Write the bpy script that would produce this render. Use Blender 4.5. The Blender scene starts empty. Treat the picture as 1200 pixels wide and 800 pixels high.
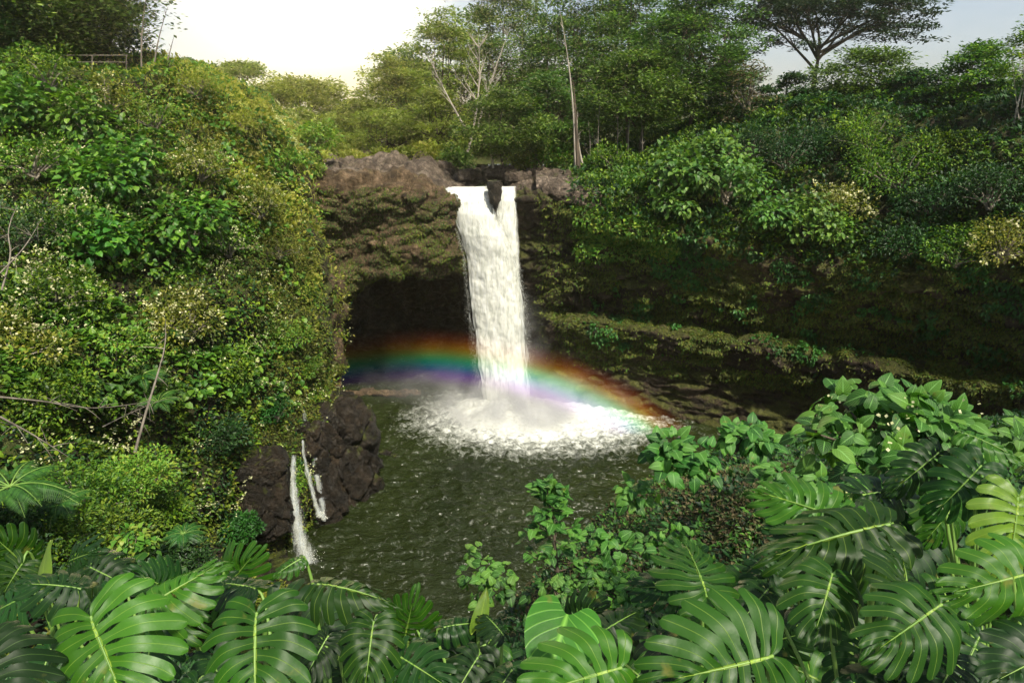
import bpy, math, random
import numpy as np
from mathutils import Vector, Matrix
rng = np.random.default_rng(7); random.seed(7)
R = math.radians
S = bpy.context.scene
COL = S.collection
# ------------------------------------------------------------------ camera
PITCH = R(18.6); FPX = 800.0
cd = bpy.data.cameras.new('camera'); cam = bpy.data.objects.new('camera', cd); COL.objects.link(cam)
cam.location = (0, 0, 0); cam.rotation_euler = (R(90) - PITCH, 0, 0)
cd.sensor_width = 36; cd.lens = 24; cd.clip_start = .05; cd.clip_end = 4000
S.camera = cam
# ------------------------------------------------------------------ light
SUN_EL, SUN_AZ = R(53), R(153)          # azimuth measured from +Y (view direction), negative = left
sdir = Vector((math.sin(SUN_AZ) * math.cos(SUN_EL), math.cos(SUN_AZ) * math.cos(SUN_EL), math.sin(SUN_EL)))
sl = bpy.data.lights.new('sun', 'SUN'); so = bpy.data.objects.new('sun', sl); COL.objects.link(so)
sl.energy = 4.4; sl.angle = R(3); sl.color = (1, .93, .78)
so.rotation_euler = sdir.to_track_quat('Z', 'Y').to_euler()
W = bpy.data.worlds.new('World'); S.world = W; W.use_nodes = True
wn = W.node_tree; wn.nodes.clear()
def N_(t, typ, **kw):
    n = t.nodes.new(typ)
    for k, v in kw.items():
        if k in n.inputs.keys(): n.inputs[k].default_value = v
        else: setattr(n, k, v)
    return n
sky = N_(wn, 'ShaderNodeTexSky', sky_type='NISHITA', sun_disc=False, sun_elevation=SUN_EL, sun_rotation=SUN_AZ)
tc = N_(wn, 'ShaderNodeTexCoord'); mp = N_(wn, 'ShaderNodeMapping'); mp.inputs['Scale'].default_value = (1, 1, 2.6)
cn = N_(wn, 'ShaderNodeTexNoise', Scale=2.3, Detail=7, Roughness=.55)
cr = N_(wn, 'ShaderNodeValToRGB'); cr.color_ramp.elements[0].position = .38; cr.color_ramp.elements[1].position = .72
mx = N_(wn, 'ShaderNodeMixRGB'); mx.inputs['Color2'].default_value = (6.6, 6.9, 7.6, 1)
# bright patch added to the sky as soft backlight, away from the sun
gd = Vector((math.sin(R(-15)), math.cos(R(-15)), math.tan(R(13)))).normalized()
dp = N_(wn, 'ShaderNodeVectorMath', operation='DOT_PRODUCT'); dp.inputs[1].default_value = gd
nz = N_(wn, 'ShaderNodeVectorMath', operation='NORMALIZE')
pw = N_(wn, 'ShaderNodeMath', operation='POWER'); pw.inputs[1].default_value = 300; pw.use_clamp = True
sc_ = N_(wn, 'ShaderNodeMixRGB', blend_type='ADD'); sc_.inputs['Color2'].default_value = (420, 340, 190, 1)
bg = N_(wn, 'ShaderNodeBackground', Strength=.07); wo = N_(wn, 'ShaderNodeOutputWorld')
L = wn.links.new
L(tc.outputs['Generated'], mp.inputs[0]); L(mp.outputs[0], cn.inputs['Vector']); L(cn.outputs['Fac'], cr.inputs[0])
L(cr.outputs[0], mx.inputs['Fac']); L(sky.outputs[0], mx.inputs['Color1'])
L(tc.outputs['Generated'], nz.inputs[0]); L(nz.outputs[0], dp.inputs[0]); L(dp.outputs['Value'], pw.inputs[0])
L(pw.outputs[0], sc_.inputs['Fac']); L(mx.outputs[0], sc_.inputs['Color1']); L(sc_.outputs[0], bg.inputs['Color']); L(bg.outputs[0], wo.inputs[0])
vs = S.view_settings; vs.view_transform = 'Standard'; vs.look = 'None'; vs.gamma = 1; vs.use_curve_mapping = False
vs.exposure = .84
cy = S.cycles; cy.use_denoising = True; cy.max_bounces = 6; cy.diffuse_bounces = 3; cy.glossy_bounces = 2
cy.transmission_bounces = 4; cy.volume_bounces = 1; cy.transparent_max_bounces = 12; cy.volume_step_rate = 1.5; cy.volume_max_steps = 96
cy.sample_clamp_indirect = 4; cy.use_adaptive_sampling = True; cy.adaptive_threshold = .02
try: cy.denoising_input_passes = 'RGB_ALBEDO_NORMAL'
except Exception: pass

# ------------------------------------------------------------------ helpers
cP, sP = math.cos(PITCH), math.sin(PITCH)
def ray(u, v):
    x = (u - 600) / FPX; y = (400 - v) / FPX
    return np.array([x, cP + y * sP, -sP + y * cP])
def P(u, v, Y):
    d = ray(u, v); return d * (Y / d[1])
def Pz(u, v, z):
    d = ray(u, v); return d * (z / d[2])
def Pd(u, v, t): return ray(u, v) * t          # t = depth along the optical axis
def proj(V):
    V = np.asarray(V); zc = V[..., 1] * cP - V[..., 2] * sP; yc = V[..., 1] * sP + V[..., 2] * cP
    return 600 + FPX * V[..., 0] / zc, 400 - FPX * yc / zc, zc
def _h(ix, iy, iz, s):
    h = (ix * 374761393 + iy * 668265263 + iz * 2147483647 + s * 1274126177) & 0xffffffff
    h = ((h ^ (h >> 13)) * 1274126177) & 0xffffffff; h = h ^ (h >> 16); return (h & 0xffffff) / 0xffffff
def vnoise(p, s=0):
    p = np.asarray(p, float); i = np.floor(p).astype(np.int64); f = p - i; f = f * f * (3 - 2 * f); o = 0
    for dx in (0, 1):
        for dy in (0, 1):
            for dz in (0, 1):
                w = (f[..., 0] if dx else 1 - f[..., 0]) * (f[..., 1] if dy else 1 - f[..., 1]) * (f[..., 2] if dz else 1 - f[..., 2])
                o = o + w * _h(i[..., 0] + dx, i[..., 1] + dy, i[..., 2] + dz, s)
    return o * 2 - 1
def fbm(p, o=4, s=0, g=.5):
    p = np.asarray(p, float); a = 1; r = 0; t = 0
    for k in range(o): r = r + a * vnoise(p * 2 ** k + 7.3 * k, s + k); t += a; a *= g
    return r / t
def worley(p, s=0):
    p = np.asarray(p, float); i = np.floor(p).astype(np.int64); d1 = np.full(p.shape[:-1], 9.); d2 = d1.copy(); cid = np.zeros(p.shape[:-1])
    for dx in (-1, 0, 1):
        for dy in (-1, 0, 1):
            for dz in (-1, 0, 1):
                a, b, c = i[..., 0] + dx, i[..., 1] + dy, i[..., 2] + dz
                q = np.stack([a + _h(a, b, c, s), b + _h(a, b, c, s + 1), c + _h(a, b, c, s + 2)], -1)
                d = np.linalg.norm(q - p, axis=-1); n = d < d1
                d2 = np.where(n, d1, np.minimum(d2, d)); cid = np.where(n, _h(a, b, c, s + 3), cid); d1 = np.where(n, d, d1)
    return d1, d2, cid
def sm(x, a, b): t = np.clip((x - a) / (b - a), 0, 1); return t * t * (3 - 2 * t)
def nrm(a): return a / np.maximum(np.linalg.norm(a, axis=-1, keepdims=True), 1e-9)

class MB:
    def __init__(s): s.v = []; s.f = []; s.u = []; s.n = 0
    def add(s, V, F, UV=None):
        V = np.asarray(V, float).reshape(-1, 3); F = np.asarray(F)
        s.f.append(F + s.n); s.v.append(V); s.n += len(V)
        s.u.append(np.zeros((len(V), 2)) if UV is None else np.asarray(UV).reshape(-1, 2))
    def build(s, name, mat, parent=None, smooth=True):
        V = np.concatenate(s.v).astype(np.float32); UV = np.concatenate(s.u).astype(np.float32)
        if parent is not None: V = V - np.array(parent.location, dtype=np.float32)
        me = bpy.data.meshes.new(name); me.vertices.add(len(V)); me.vertices.foreach_set('co', V.ravel())
        lv = np.concatenate([f.ravel() for f in s.f]).astype(np.int32)
        tot = np.concatenate([np.full(len(f), f.shape[1]) for f in s.f]).astype(np.int32)
        st = np.concatenate([[0], np.cumsum(tot)[:-1]]).astype(np.int32)
        me.loops.add(len(lv)); me.loops.foreach_set('vertex_index', lv)
        me.polygons.add(len(tot)); me.polygons.foreach_set('loop_start', st); me.polygons.foreach_set('loop_total', tot)
        me.polygons.foreach_set('use_smooth', np.full(len(tot), smooth))
        if UV.any():
            ul = me.uv_layers.new(name='UVMap'); ul.data.foreach_set('uv', UV[lv].ravel())
        me.update(calc_edges=True); me.materials.append(mat)
        o = bpy.data.objects.new(name, me); COL.objects.link(o)
        if parent is not None: o.parent = parent
        return o
def tag(o, label=None, cat=None, group=None, kind=None):
    if label: o['label'] = label
    if cat: o['category'] = cat
    if group: o['group'] = group
    if kind: o['kind'] = kind
    return o
def thing(name, loc, label, cat, group=None):
    o = bpy.data.objects.new(name, None); COL.objects.link(o); o.location = Vector(loc); o.empty_display_size = .3
    return tag(o, label, cat, group)
def gridfaces(nr, nc, closed=False):
    a = np.arange(nr * nc).reshape(nr, nc)
    if closed: a = np.concatenate([a, a[:, :1]], 1)
    return np.stack([a[:-1, :-1], a[1:, :-1], a[1:, 1:], a[:-1, 1:]], -1).reshape(-1, 4)
def tube(mb, pts, rad, sides=6):
    p = np.asarray(pts, float); n = len(p); rad = np.broadcast_to(rad, (n,))
    t = nrm(np.gradient(p, axis=0)); ref = np.array([0, 0, 1.]) if abs(t[:, 2]).mean() < .8 else np.array([1., 0, 0])
    a = nrm(np.cross(t, ref)); b = np.cross(t, a); th = np.linspace(0, 2 * np.pi, sides, endpoint=False)
    V = p[:, None] + rad[:, None, None] * (np.cos(th)[None, :, None] * a[:, None] + np.sin(th)[None, :, None] * b[:, None])
    mb.add(V, gridfaces(n, sides, True))
def bez(a, b, bend, n=6, seed=None):
    a, b = np.asarray(a, float), np.asarray(b, float); t = np.linspace(0, 1, n)[:, None]; m = (a + b) / 2 + np.asarray(bend, float)
    return (1 - t) ** 2 * a + 2 * t * (1 - t) * m + t * t * b
def crm(C, n, axis):                                    # Catmull-Rom upsampling along an axis
    C = np.moveaxis(C, axis, 0); m = len(C); Cp = np.concatenate([2 * C[:1] - C[1:2], C, 2 * C[-1:] - C[-2:-1]])
    t = np.linspace(0, m - 1, n); i = np.minimum(t.astype(int), m - 2); f = (t - i).reshape(-1, *([1] * (C.ndim - 1)))
    p0, p1, p2, p3 = Cp[i], Cp[i + 1], Cp[i + 2], Cp[i + 3]
    o = .5 * (2 * p1 + (p2 - p0) * f + (2 * p0 - 5 * p1 + 4 * p2 - p3) * f ** 2 + (3 * p1 - p0 - 3 * p2 + p3) * f ** 3)
    return np.moveaxis(o, 0, axis)
def normals(V):
    n = np.cross(np.gradient(V, axis=1), np.gradient(V, axis=0)); n = nrm(n)
    return n
class Surf:
    def __init__(s, C, nr, nc, flip=False):
        s.V = crm(crm(np.asarray(C, float), nr, 0), nc, 1); s.flip = flip; s.renorm()
    def renorm(s): s.N = normals(s.V) * (-1 if s.flip else 1)
    def sample(s, n, mask=None, seed=1):
        g = np.random.default_rng(seed); V = s.V; e1 = V[1:, :-1] - V[:-1, :-1]; e2 = V[:-1, 1:] - V[:-1, :-1]
        A = np.linalg.norm(np.cross(e1, e2), axis=-1)
        if mask is not None: A = A * mask(.5 * (V[1:, 1:] + V[:-1, :-1]), s.N[:-1, :-1])
        k = g.choice(A.size, n, p=(A / A.sum()).ravel()); i, j = np.unravel_index(k, A.shape); a, b = g.random((2, n, 1))
        p = V[i, j] * (1 - a) * (1 - b) + V[i + 1, j] * a * (1 - b) + V[i, j + 1] * (1 - a) * b + V[i + 1, j + 1] * a * b
        return p, s.N[i, j]
    def at(s, u, v):
        U, Vv, z = proj(s.V); c = np.hypot(U - u, Vv - v) + .12 * z + np.where(z < 1, 1e6, 0); k = np.unravel_index(np.argmin(c), c.shape)
        return s.V[k].copy(), s.N[k].copy()

# ------------------------------------------------------------------ materials
def mat(name):
    m = bpy.data.materials.new(name); m.use_nodes = True; t = m.node_tree; t.nodes.clear()
    return m, t, N_(t, 'ShaderNodeOutputMaterial')
def ramp(t, fac, stops):
    r = N_(t, 'ShaderNodeValToRGB'); e = r.color_ramp.elements
    while len(e) < len(stops): e.new(.5)
    for q, (p, c) in zip(e, stops): q.position = p; q.color = (*c, 1)
    t.links.new(fac, r.inputs[0]); return r.outputs[0]
def leafmat(name, cols, rough=.45, trans=.3, spec=.4, veins=0, bright=None, patch=0):
    m, t, out = mat(name); l = t.links.new
    g = N_(t, 'ShaderNodeNewGeometry'); oi = N_(t, 'ShaderNodeObjectInfo')
    c = ramp(t, oi.outputs['Random'] if veins == 2 else g.outputs['Random Per Island'], [(i / (len(cols) - 1), q) for i, q in enumerate(cols)])
    tcn = N_(t, 'ShaderNodeTexCoord'); no = N_(t, 'ShaderNodeTexNoise', Scale=patch or .35, Detail=3); l(g.outputs['Position'], no.inputs['Vector'])
    hs = N_(t, 'ShaderNodeHueSaturation'); l(c, hs.inputs['Color'])
    mr = N_(t, 'ShaderNodeMapRange'); mr.inputs[1].default_value = .3; mr.inputs[2].default_value = .7; mr.inputs[3].default_value = .65; mr.inputs[4].default_value = 1.4
    l(no.outputs['Fac'], mr.inputs[0]); l(mr.outputs[0], hs.inputs['Value'])
    mh = N_(t, 'ShaderNodeMapRange'); mh.inputs[3].default_value = .485; mh.inputs[4].default_value = .515; l(oi.outputs['Random'], mh.inputs[0]); l(mh.outputs[0], hs.inputs['Hue'])
    colr = hs.outputs[0]; bs = N_(t, 'ShaderNodeBsdfPrincipled', Roughness=rough); bs.inputs['Specular IOR Level'].default_value = spec
    if veins:
        uv = N_(t, 'ShaderNodeUVMap'); sx = N_(t, 'ShaderNodeSeparateXYZ'); l(uv.outputs[0], sx.inputs[0])
        a = N_(t, 'ShaderNodeMath', operation='SUBTRACT'); l(sx.outputs[0], a.inputs[0]); a.inputs[1].default_value = .5
        b = N_(t, 'ShaderNodeMath', operation='ABSOLUTE'); l(a.outputs[0], b.inputs[0])
        if veins == 2:       # monstera: u across a finger, v outwards from the midrib
            lv = ramp(t, b.outputs[0], [(0, (.32, .32, .32)), (.012, (.2, .2, .2)), (.035, (0, 0, 0))])
            mv = ramp(t, sx.outputs[1], [(0, (.9, .9, .9)), (.012, (.8, .8, .8)), (.03, (0, 0, 0))])
        else:                # simple leaf: u across, v along; side veins slant
            lv = ramp(t, b.outputs[0], [(0, (1, 1, 1)), (.02, (.6, .6, .6)), (.05, (0, 0, 0))])
            w = N_(t, 'ShaderNodeMath', operation='MULTIPLY_ADD'); l(b.outputs[0], w.inputs[0]); w.inputs[1].default_value = -.9; l(sx.outputs[1], w.inputs[2])
            w2 = N_(t, 'ShaderNodeMath', operation='MULTIPLY'); l(w.outputs[0], w2.inputs[0]); w2.inputs[1].default_value = 7
            w3 = N_(t, 'ShaderNodeMath', operation='FRACT'); l(w2.outputs[0], w3.inputs[0])
            mv = ramp(t, w3.outputs[0], [(0, (.55, .55, .55)), (.1, (0, 0, 0)), (.9, (0, 0, 0)), (1, (.55, .55, .55))])
        mm = N_(t, 'ShaderNodeMixRGB', blend_type='LIGHTEN'); mm.inputs[0].default_value = 1; l(lv, mm.inputs[1]); l(mv, mm.inputs[2])
        mc = N_(t, 'ShaderNodeMixRGB'); mc.inputs[2].default_value = (*(bright or (.25, .38, .06)), 1); l(mm.outputs[0], mc.inputs[0]); l(colr, mc.inputs[1]); colr = mc.outputs[0]
        bp = N_(t, 'ShaderNodeBump', Strength=.35, Distance=.004); bp.invert = True; l(mm.outputs[0], bp.inputs['Height'])
        n2 = N_(t, 'ShaderNodeTexNoise', Scale=14, Detail=3); l(g.outputs['Position'], n2.inputs['Vector'])
        b2 = N_(t, 'ShaderNodeBump', Strength=.18, Distance=.02); l(n2.outputs['Fac'], b2.inputs['Height']); l(bp.outputs[0], b2.inputs['Normal']); l(b2.outputs[0], bs.inputs['Normal'])
        n3 = N_(t, 'ShaderNodeTexNoise', Scale=5, Detail=5); l(g.outputs['Position'], n3.inputs['Vector'])
        rr = N_(t, 'ShaderNodeMapRange'); rr.inputs[3].default_value = rough - .1; rr.inputs[4].default_value = rough + .25; l(n3.outputs['Fac'], rr.inputs[0]); l(rr.outputs[0], bs.inputs['Roughness'])
    if veins:
        n5 = N_(t, 'ShaderNodeTexNoise', Scale=9, Detail=4); l(g.outputs['Position'], n5.inputs['Vector'])
        m5 = N_(t, 'ShaderNodeMixRGB'); l(ramp(t, n5.outputs['Fac'], [(.66, (0, 0, 0)), (.74, (.6, .6, .6))]), m5.inputs[0]); l(colr, m5.inputs[1]); m5.inputs[2].default_value = (.16, .15, .03, 1); colr = m5.outputs[0]
    l(colr, bs.inputs['Base Color'])
    tr = N_(t, 'ShaderNodeBsdfTranslucent'); tg = N_(t, 'ShaderNodeMixRGB', blend_type='MULTIPLY'); tg.inputs[0].default_value = 1; tg.inputs[2].default_value = (1.5, 1.6, .6, 1)
    l(colr, tg.inputs[1]); l(tg.outputs[0], tr.inputs[0])
    ms = N_(t, 'ShaderNodeMixShader', Fac=trans); l(bs.outputs[0], ms.inputs[1]); l(tr.outputs[0], ms.inputs[2]); l(ms.outputs[0], out.inputs[0])
    return m
def barkmat(name, c1, c2, rough=.85):
    m, t, out = mat(name); l = t.links.new; g = N_(t, 'ShaderNodeNewGeometry'); mp = N_(t, 'ShaderNodeMapping'); mp.inputs['Scale'].default_value = (3, 3, .6)
    no = N_(t, 'ShaderNodeTexNoise', Scale=1.5, Detail=5); l(g.outputs['Position'], mp.inputs[0]); l(mp.outputs[0], no.inputs['Vector'])
    c = ramp(t, no.outputs['Fac'], [(.35, c1), (.65, c2)]); b = N_(t, 'ShaderNodeBsdfPrincipled', Roughness=rough); l(c, b.inputs['Base Color'])
    bu = N_(t, 'ShaderNodeBump', Strength=.5, Distance=.05); l(no.outputs['Fac'], bu.inputs['Height']); l(bu.outputs[0], b.inputs['Normal']); l(b.outputs[0], out.inputs[0]); return m
def rockmat(name, dark, mid, light, moss=.5, mosscol=((.02, .035, .006), (.09, .1, .015)), bump=.9, sc=1.0, rough=.75):
    m, t, out = mat(name); l = t.links.new; g = N_(t, 'ShaderNodeNewGeometry')
    n1 = N_(t, 'ShaderNodeTexNoise', Scale=.55 * sc, Detail=9, Roughness=.65); l(g.outputs['Position'], n1.inputs['Vector'])
    n2 = N_(t, 'ShaderNodeTexNoise', Scale=4.5 * sc, Detail=8, Roughness=.7); l(g.outputs['Position'], n2.inputs['Vector'])
    vo = N_(t, 'ShaderNodeTexVoronoi', feature='DISTANCE_TO_EDGE', Scale=1.1 * sc)
    wv = N_(t, 'ShaderNodeMixRGB', blend_type='LINEAR_LIGHT'); wv.inputs[0].default_value = .35; l(g.outputs['Position'], wv.inputs[1]); l(n2.outputs['Color'], wv.inputs[2]); l(wv.outputs[0], vo.inputs['Vector'])
    c = ramp(t, n1.outputs['Fac'], [(.3, dark), (.5, mid), (.72, light)])
    c2 = N_(t, 'ShaderNodeMixRGB', blend_type='MULTIPLY'); c2.inputs[0].default_value = .8; l(c, c2.inputs[1])
    l(ramp(t, n2.outputs['Fac'], [(.3, (.35, .33, .3)), (.6, (1.1, 1.05, 1))]), c2.inputs[2])
    c3 = N_(t, 'ShaderNodeMixRGB', blend_type='MULTIPLY'); c3.inputs[0].default_value = .6; l(c2.outputs[0], c3.inputs[1]); l(ramp(t, vo.outputs['Distance'], [(0, (.25, .22, .2)), (.07, (1, 1, 1))]), c3.inputs[2])
    # moss
    n3 = N_(t, 'ShaderNodeTexNoise', Scale=.33 * sc, Detail=8, Roughness=.7); ad = N_(t, 'ShaderNodeVectorMath', operation='ADD'); ad.inputs[1].default_value = (31, 7, 3); l(g.outputs['Position'], ad.inputs[0]); l(ad.outputs[0], n3.inputs['Vector'])
    sx = N_(t, 'ShaderNodeSeparateXYZ'); l(g.outputs['Normal'], sx.inputs[0])
    ma = N_(t, 'ShaderNodeMath', operation='MULTIPLY_ADD'); l(sx.outputs[2], ma.inputs[0]); ma.inputs[1].default_value = .12; l(n3.outputs['Fac'], ma.inputs[2])
    thr = .72 - .36 * moss
    mf = ramp(t, ma.outputs[0], [(max(0, thr - .04), (0, 0, 0)), (thr + .07, (1, 1, 1))])
    mxr = N_(t, 'ShaderNodeMixRGB'); l(mf, mxr.inputs[0]); l(c3.outputs[0], mxr.inputs[1]); l(ramp(t, n2.outputs['Fac'], [(.32, mosscol[0]), (.68, mosscol[1])]), mxr.inputs[2])
    b = N_(t, 'ShaderNodeBsdfPrincipled', Roughness=rough); b.inputs['Specular IOR Level'].default_value = .35; l(mxr.outputs[0], b.inputs['Base Color'])
    h = N_(t, 'ShaderNodeMath', operation='MULTIPLY_ADD'); l(n2.outputs['Fac'], h.inputs[0]); h.inputs[1].default_value = 1.; l(vo.outputs['Distance'], h.inputs[2])
    bu = N_(t, 'ShaderNodeBump', Strength=bump, Distance=.45 / sc); l(h.outputs[0], bu.inputs['Height']); l(bu.outputs[0], b.inputs['Normal']); l(b.outputs[0], out.inputs[0]); return m

M = {}
M['rock'] = rockmat('lava_rock', (.02, .013, .009), (.075, .05, .033), (.17, .125, .09), .30)
M['wall'] = rockmat('mossy_lava_wall', (.012, .008, .005), (.045, .030, .018), (.11, .078, .05), .58, ((.02, .028, .004), (.09, .09, .015)))
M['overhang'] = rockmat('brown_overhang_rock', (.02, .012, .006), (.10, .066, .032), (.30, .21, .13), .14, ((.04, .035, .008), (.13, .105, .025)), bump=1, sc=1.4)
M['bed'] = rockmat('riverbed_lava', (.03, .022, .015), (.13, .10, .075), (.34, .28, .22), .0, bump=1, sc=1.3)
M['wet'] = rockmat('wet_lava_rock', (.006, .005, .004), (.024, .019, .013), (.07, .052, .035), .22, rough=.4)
M['soil'] = rockmat('hill_soil', (.008, .006, .004), (.03, .022, .012), (.06, .045, .025), .5, sc=2)
M['g_big'] = leafmat('broad_leaf', [(.018, .065, .006), (.035, .115, .010), (.07, .18, .015), (.13, .25, .02)], .5)
M['g_lime'] = leafmat('lime_leaf', [(.05, .14, .012), (.09, .21, .02), (.15, .27, .025), (.22, .24, .03)], .5)
M['g_mid'] = leafmat('mid_leaf', [(.025, .08, .012), (.05, .13, .018), (.085, .18, .026), (.13, .22, .032)], .5)
M['g_small'] = leafmat('small_leaf', [(.016, .055, .003), (.042, .11, .005), (.09, .18, .008), (.17, .25, .013)], .55)
M['g_olive'] = leafmat('olive_leaf', [(.045, .07, .006), (.10, .14, .010), (.17, .20, .018), (.24, .23, .03)], .6)
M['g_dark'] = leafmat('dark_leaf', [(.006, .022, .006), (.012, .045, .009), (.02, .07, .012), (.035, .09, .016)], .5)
M['g_tree'] = leafmat('tree_leaf', [(.02, .05, .008), (.045, .095, .014), (.08, .15, .022), (.14, .21, .035)], .55, .35)
M['g_far'] = leafmat('haze_painted_far_leaf', [(.07, .11, .014), (.12, .17, .022), (.18, .23, .032), (.25, .29, .05)], .55, .4)  # haze glow of the distance painted in as paler, yellower leaf colours
M['g_alb'] = leafmat('umbrella_tree_leaf', [(.008, .022, .006), (.014, .035, .009), (.022, .05, .012)], .55, .25)
M['g_fern'] = leafmat('fern_leaf', [(.012, .06, .008), (.025, .1, .012), (.04, .14, .016)], .5)
M['g_dry'] = leafmat('dry_leaf', [(.03, .021, .010), (.075, .057, .026), (.15, .12, .055), (.04, .08, .015), (.03, .07, .012)], .8, .3)
M['g_gold'] = leafmat('glow_painted_grass', [(.14, .18, .02), (.22, .25, .035), (.32, .30, .06), (.18, .25, .02)], .6, .4)  # crest glow painted into the leaf colour, yellower and brighter than other greens
M['flower'] = leafmat('cream_flower', [(.42, .42, .2), (.5, .5, .28), (.6, .58, .36)], .7, .25)
M['moss'] = leafmat('moss_blade', [(.03, .045, .005), (.065, .08, .008), (.11, .12, .012), (.05, .12, .010)], .7, .3)
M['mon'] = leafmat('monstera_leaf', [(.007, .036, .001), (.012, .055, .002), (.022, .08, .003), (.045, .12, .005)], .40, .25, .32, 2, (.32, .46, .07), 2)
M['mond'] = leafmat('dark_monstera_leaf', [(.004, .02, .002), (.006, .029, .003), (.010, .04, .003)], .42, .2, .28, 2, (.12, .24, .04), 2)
M['mony'] = leafmat('yellowing_monstera_leaf', [(.09, .17, .015), (.12, .2, .02)], .4, .4, .45, 2, (.4, .5, .08), 2)
M['heart'] = leafmat('heart_leaf', [(.012, .055, .005), (.024, .092, .008), (.045, .135, .013), (.085, .19, .022)], .5, .28, .35, 1, (.18, .38, .1), 2)
M['round'] = leafmat('bright_round_leaf', [(.02, .14, .008), (.03, .17, .012)], .45, .35, .4, 1, (.2, .45, .06), 5)
M['petiole'] = barkmat('green_stalk', (.10, .20, .03), (.17, .28, .05), .5)
M['bark'] = barkmat('brown_bark', (.035, .026, .018), (.10, .075, .05))
M['pale'] = barkmat('pale_bark', (.22, .19, .15), (.42, .38, .31))
M['twig'] = barkmat('grey_twig', (.10, .085, .065), (.22, .19, .15))
def watermat():
    m, t, out = mat('pool_water'); l = t.links.new; g = N_(t, 'ShaderNodeNewGeometry'); b = N_(t, 'ShaderNodeBsdfPrincipled', Roughness=.16, IOR=1.33)
    c = Pz(600, 488, -32)
    sb = N_(t, 'ShaderNodeVectorMath', operation='SUBTRACT'); sb.inputs[1].default_value = (c[0] + 3.2, c[1] - .5, -32); l(g.outputs['Position'], sb.inputs[0])
    ml = N_(t, 'ShaderNodeVectorMath', operation='MULTIPLY'); ml.inputs[1].default_value = (.92, 1.4, 0); l(sb.outputs[0], ml.inputs[0])
    ln = N_(t, 'ShaderNodeVectorMath', operation='LENGTH'); l(ml.outputs[0], ln.inputs[0])
    fn = N_(t, 'ShaderNodeTexNoise', Scale=1.5, Detail=9, Roughness=.74, Distortion=.5); l(g.outputs['Position'], fn.inputs['Vector'])
    dd = N_(t, 'ShaderNodeMapRange'); dd.inputs[1].default_value = 3; dd.inputs[2].default_value = 16; dd.inputs[3].default_value = .42; dd.inputs[4].default_value = -.16; l(ln.outputs['Value'], dd.inputs[0])
    ad = N_(t, 'ShaderNodeMath', operation='ADD'); l(dd.outputs[0], ad.inputs[0]); l(fn.outputs['Fac'], ad.inputs[1])
    fo = ramp(t, ad.outputs[0], [(.42, (0, 0, 0)), (.58, (.22, .22, .22)), (.84, (1, 1, 1))])
    n1 = N_(t, 'ShaderNodeTexNoise', Scale=.12, Detail=3); l(g.outputs['Position'], n1.inputs['Vector'])
    wc = ramp(t, n1.outputs['Fac'], [(.35, (.009, .014, .003)), (.65, (.017, .024, .006))])
    mc = N_(t, 'ShaderNodeMixRGB'); l(fo, mc.inputs[0]); l(wc, mc.inputs[1]); mc.inputs[2].default_value = (.8, .82, .76, 1); l(mc.outputs[0], b.inputs['Base Color'])
    rr = N_(t, 'ShaderNodeMixRGB'); l(fo, rr.inputs[0]); rr.inputs[1].default_value = (.1, .1, .1, 1); rr.inputs[2].default_value = (.8, .8, .8, 1); l(rr.outputs[0], b.inputs['Roughness'])
    mp = N_(t, 'ShaderNodeMapping'); mp.inputs['Scale'].default_value = (1, 1.9, 1); mp.inputs['Rotation'].default_value = (0, 0, .25); l(g.outputs['Position'], mp.inputs[0])
    w1 = N_(t, 'ShaderNodeTexNoise', Scale=1.3, Detail=4, Roughness=.55, Distortion=.5); l(mp.outputs[0], w1.inputs['Vector'])
    bu = N_(t, 'ShaderNodeBump', Strength=1, Distance=.3); l(w1.outputs['Fac'], bu.inputs['Height']); l(bu.outputs[0], b.inputs['Normal'])
    l(b.outputs[0], out.inputs[0]); return m
M['water'] = watermat()
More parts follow.
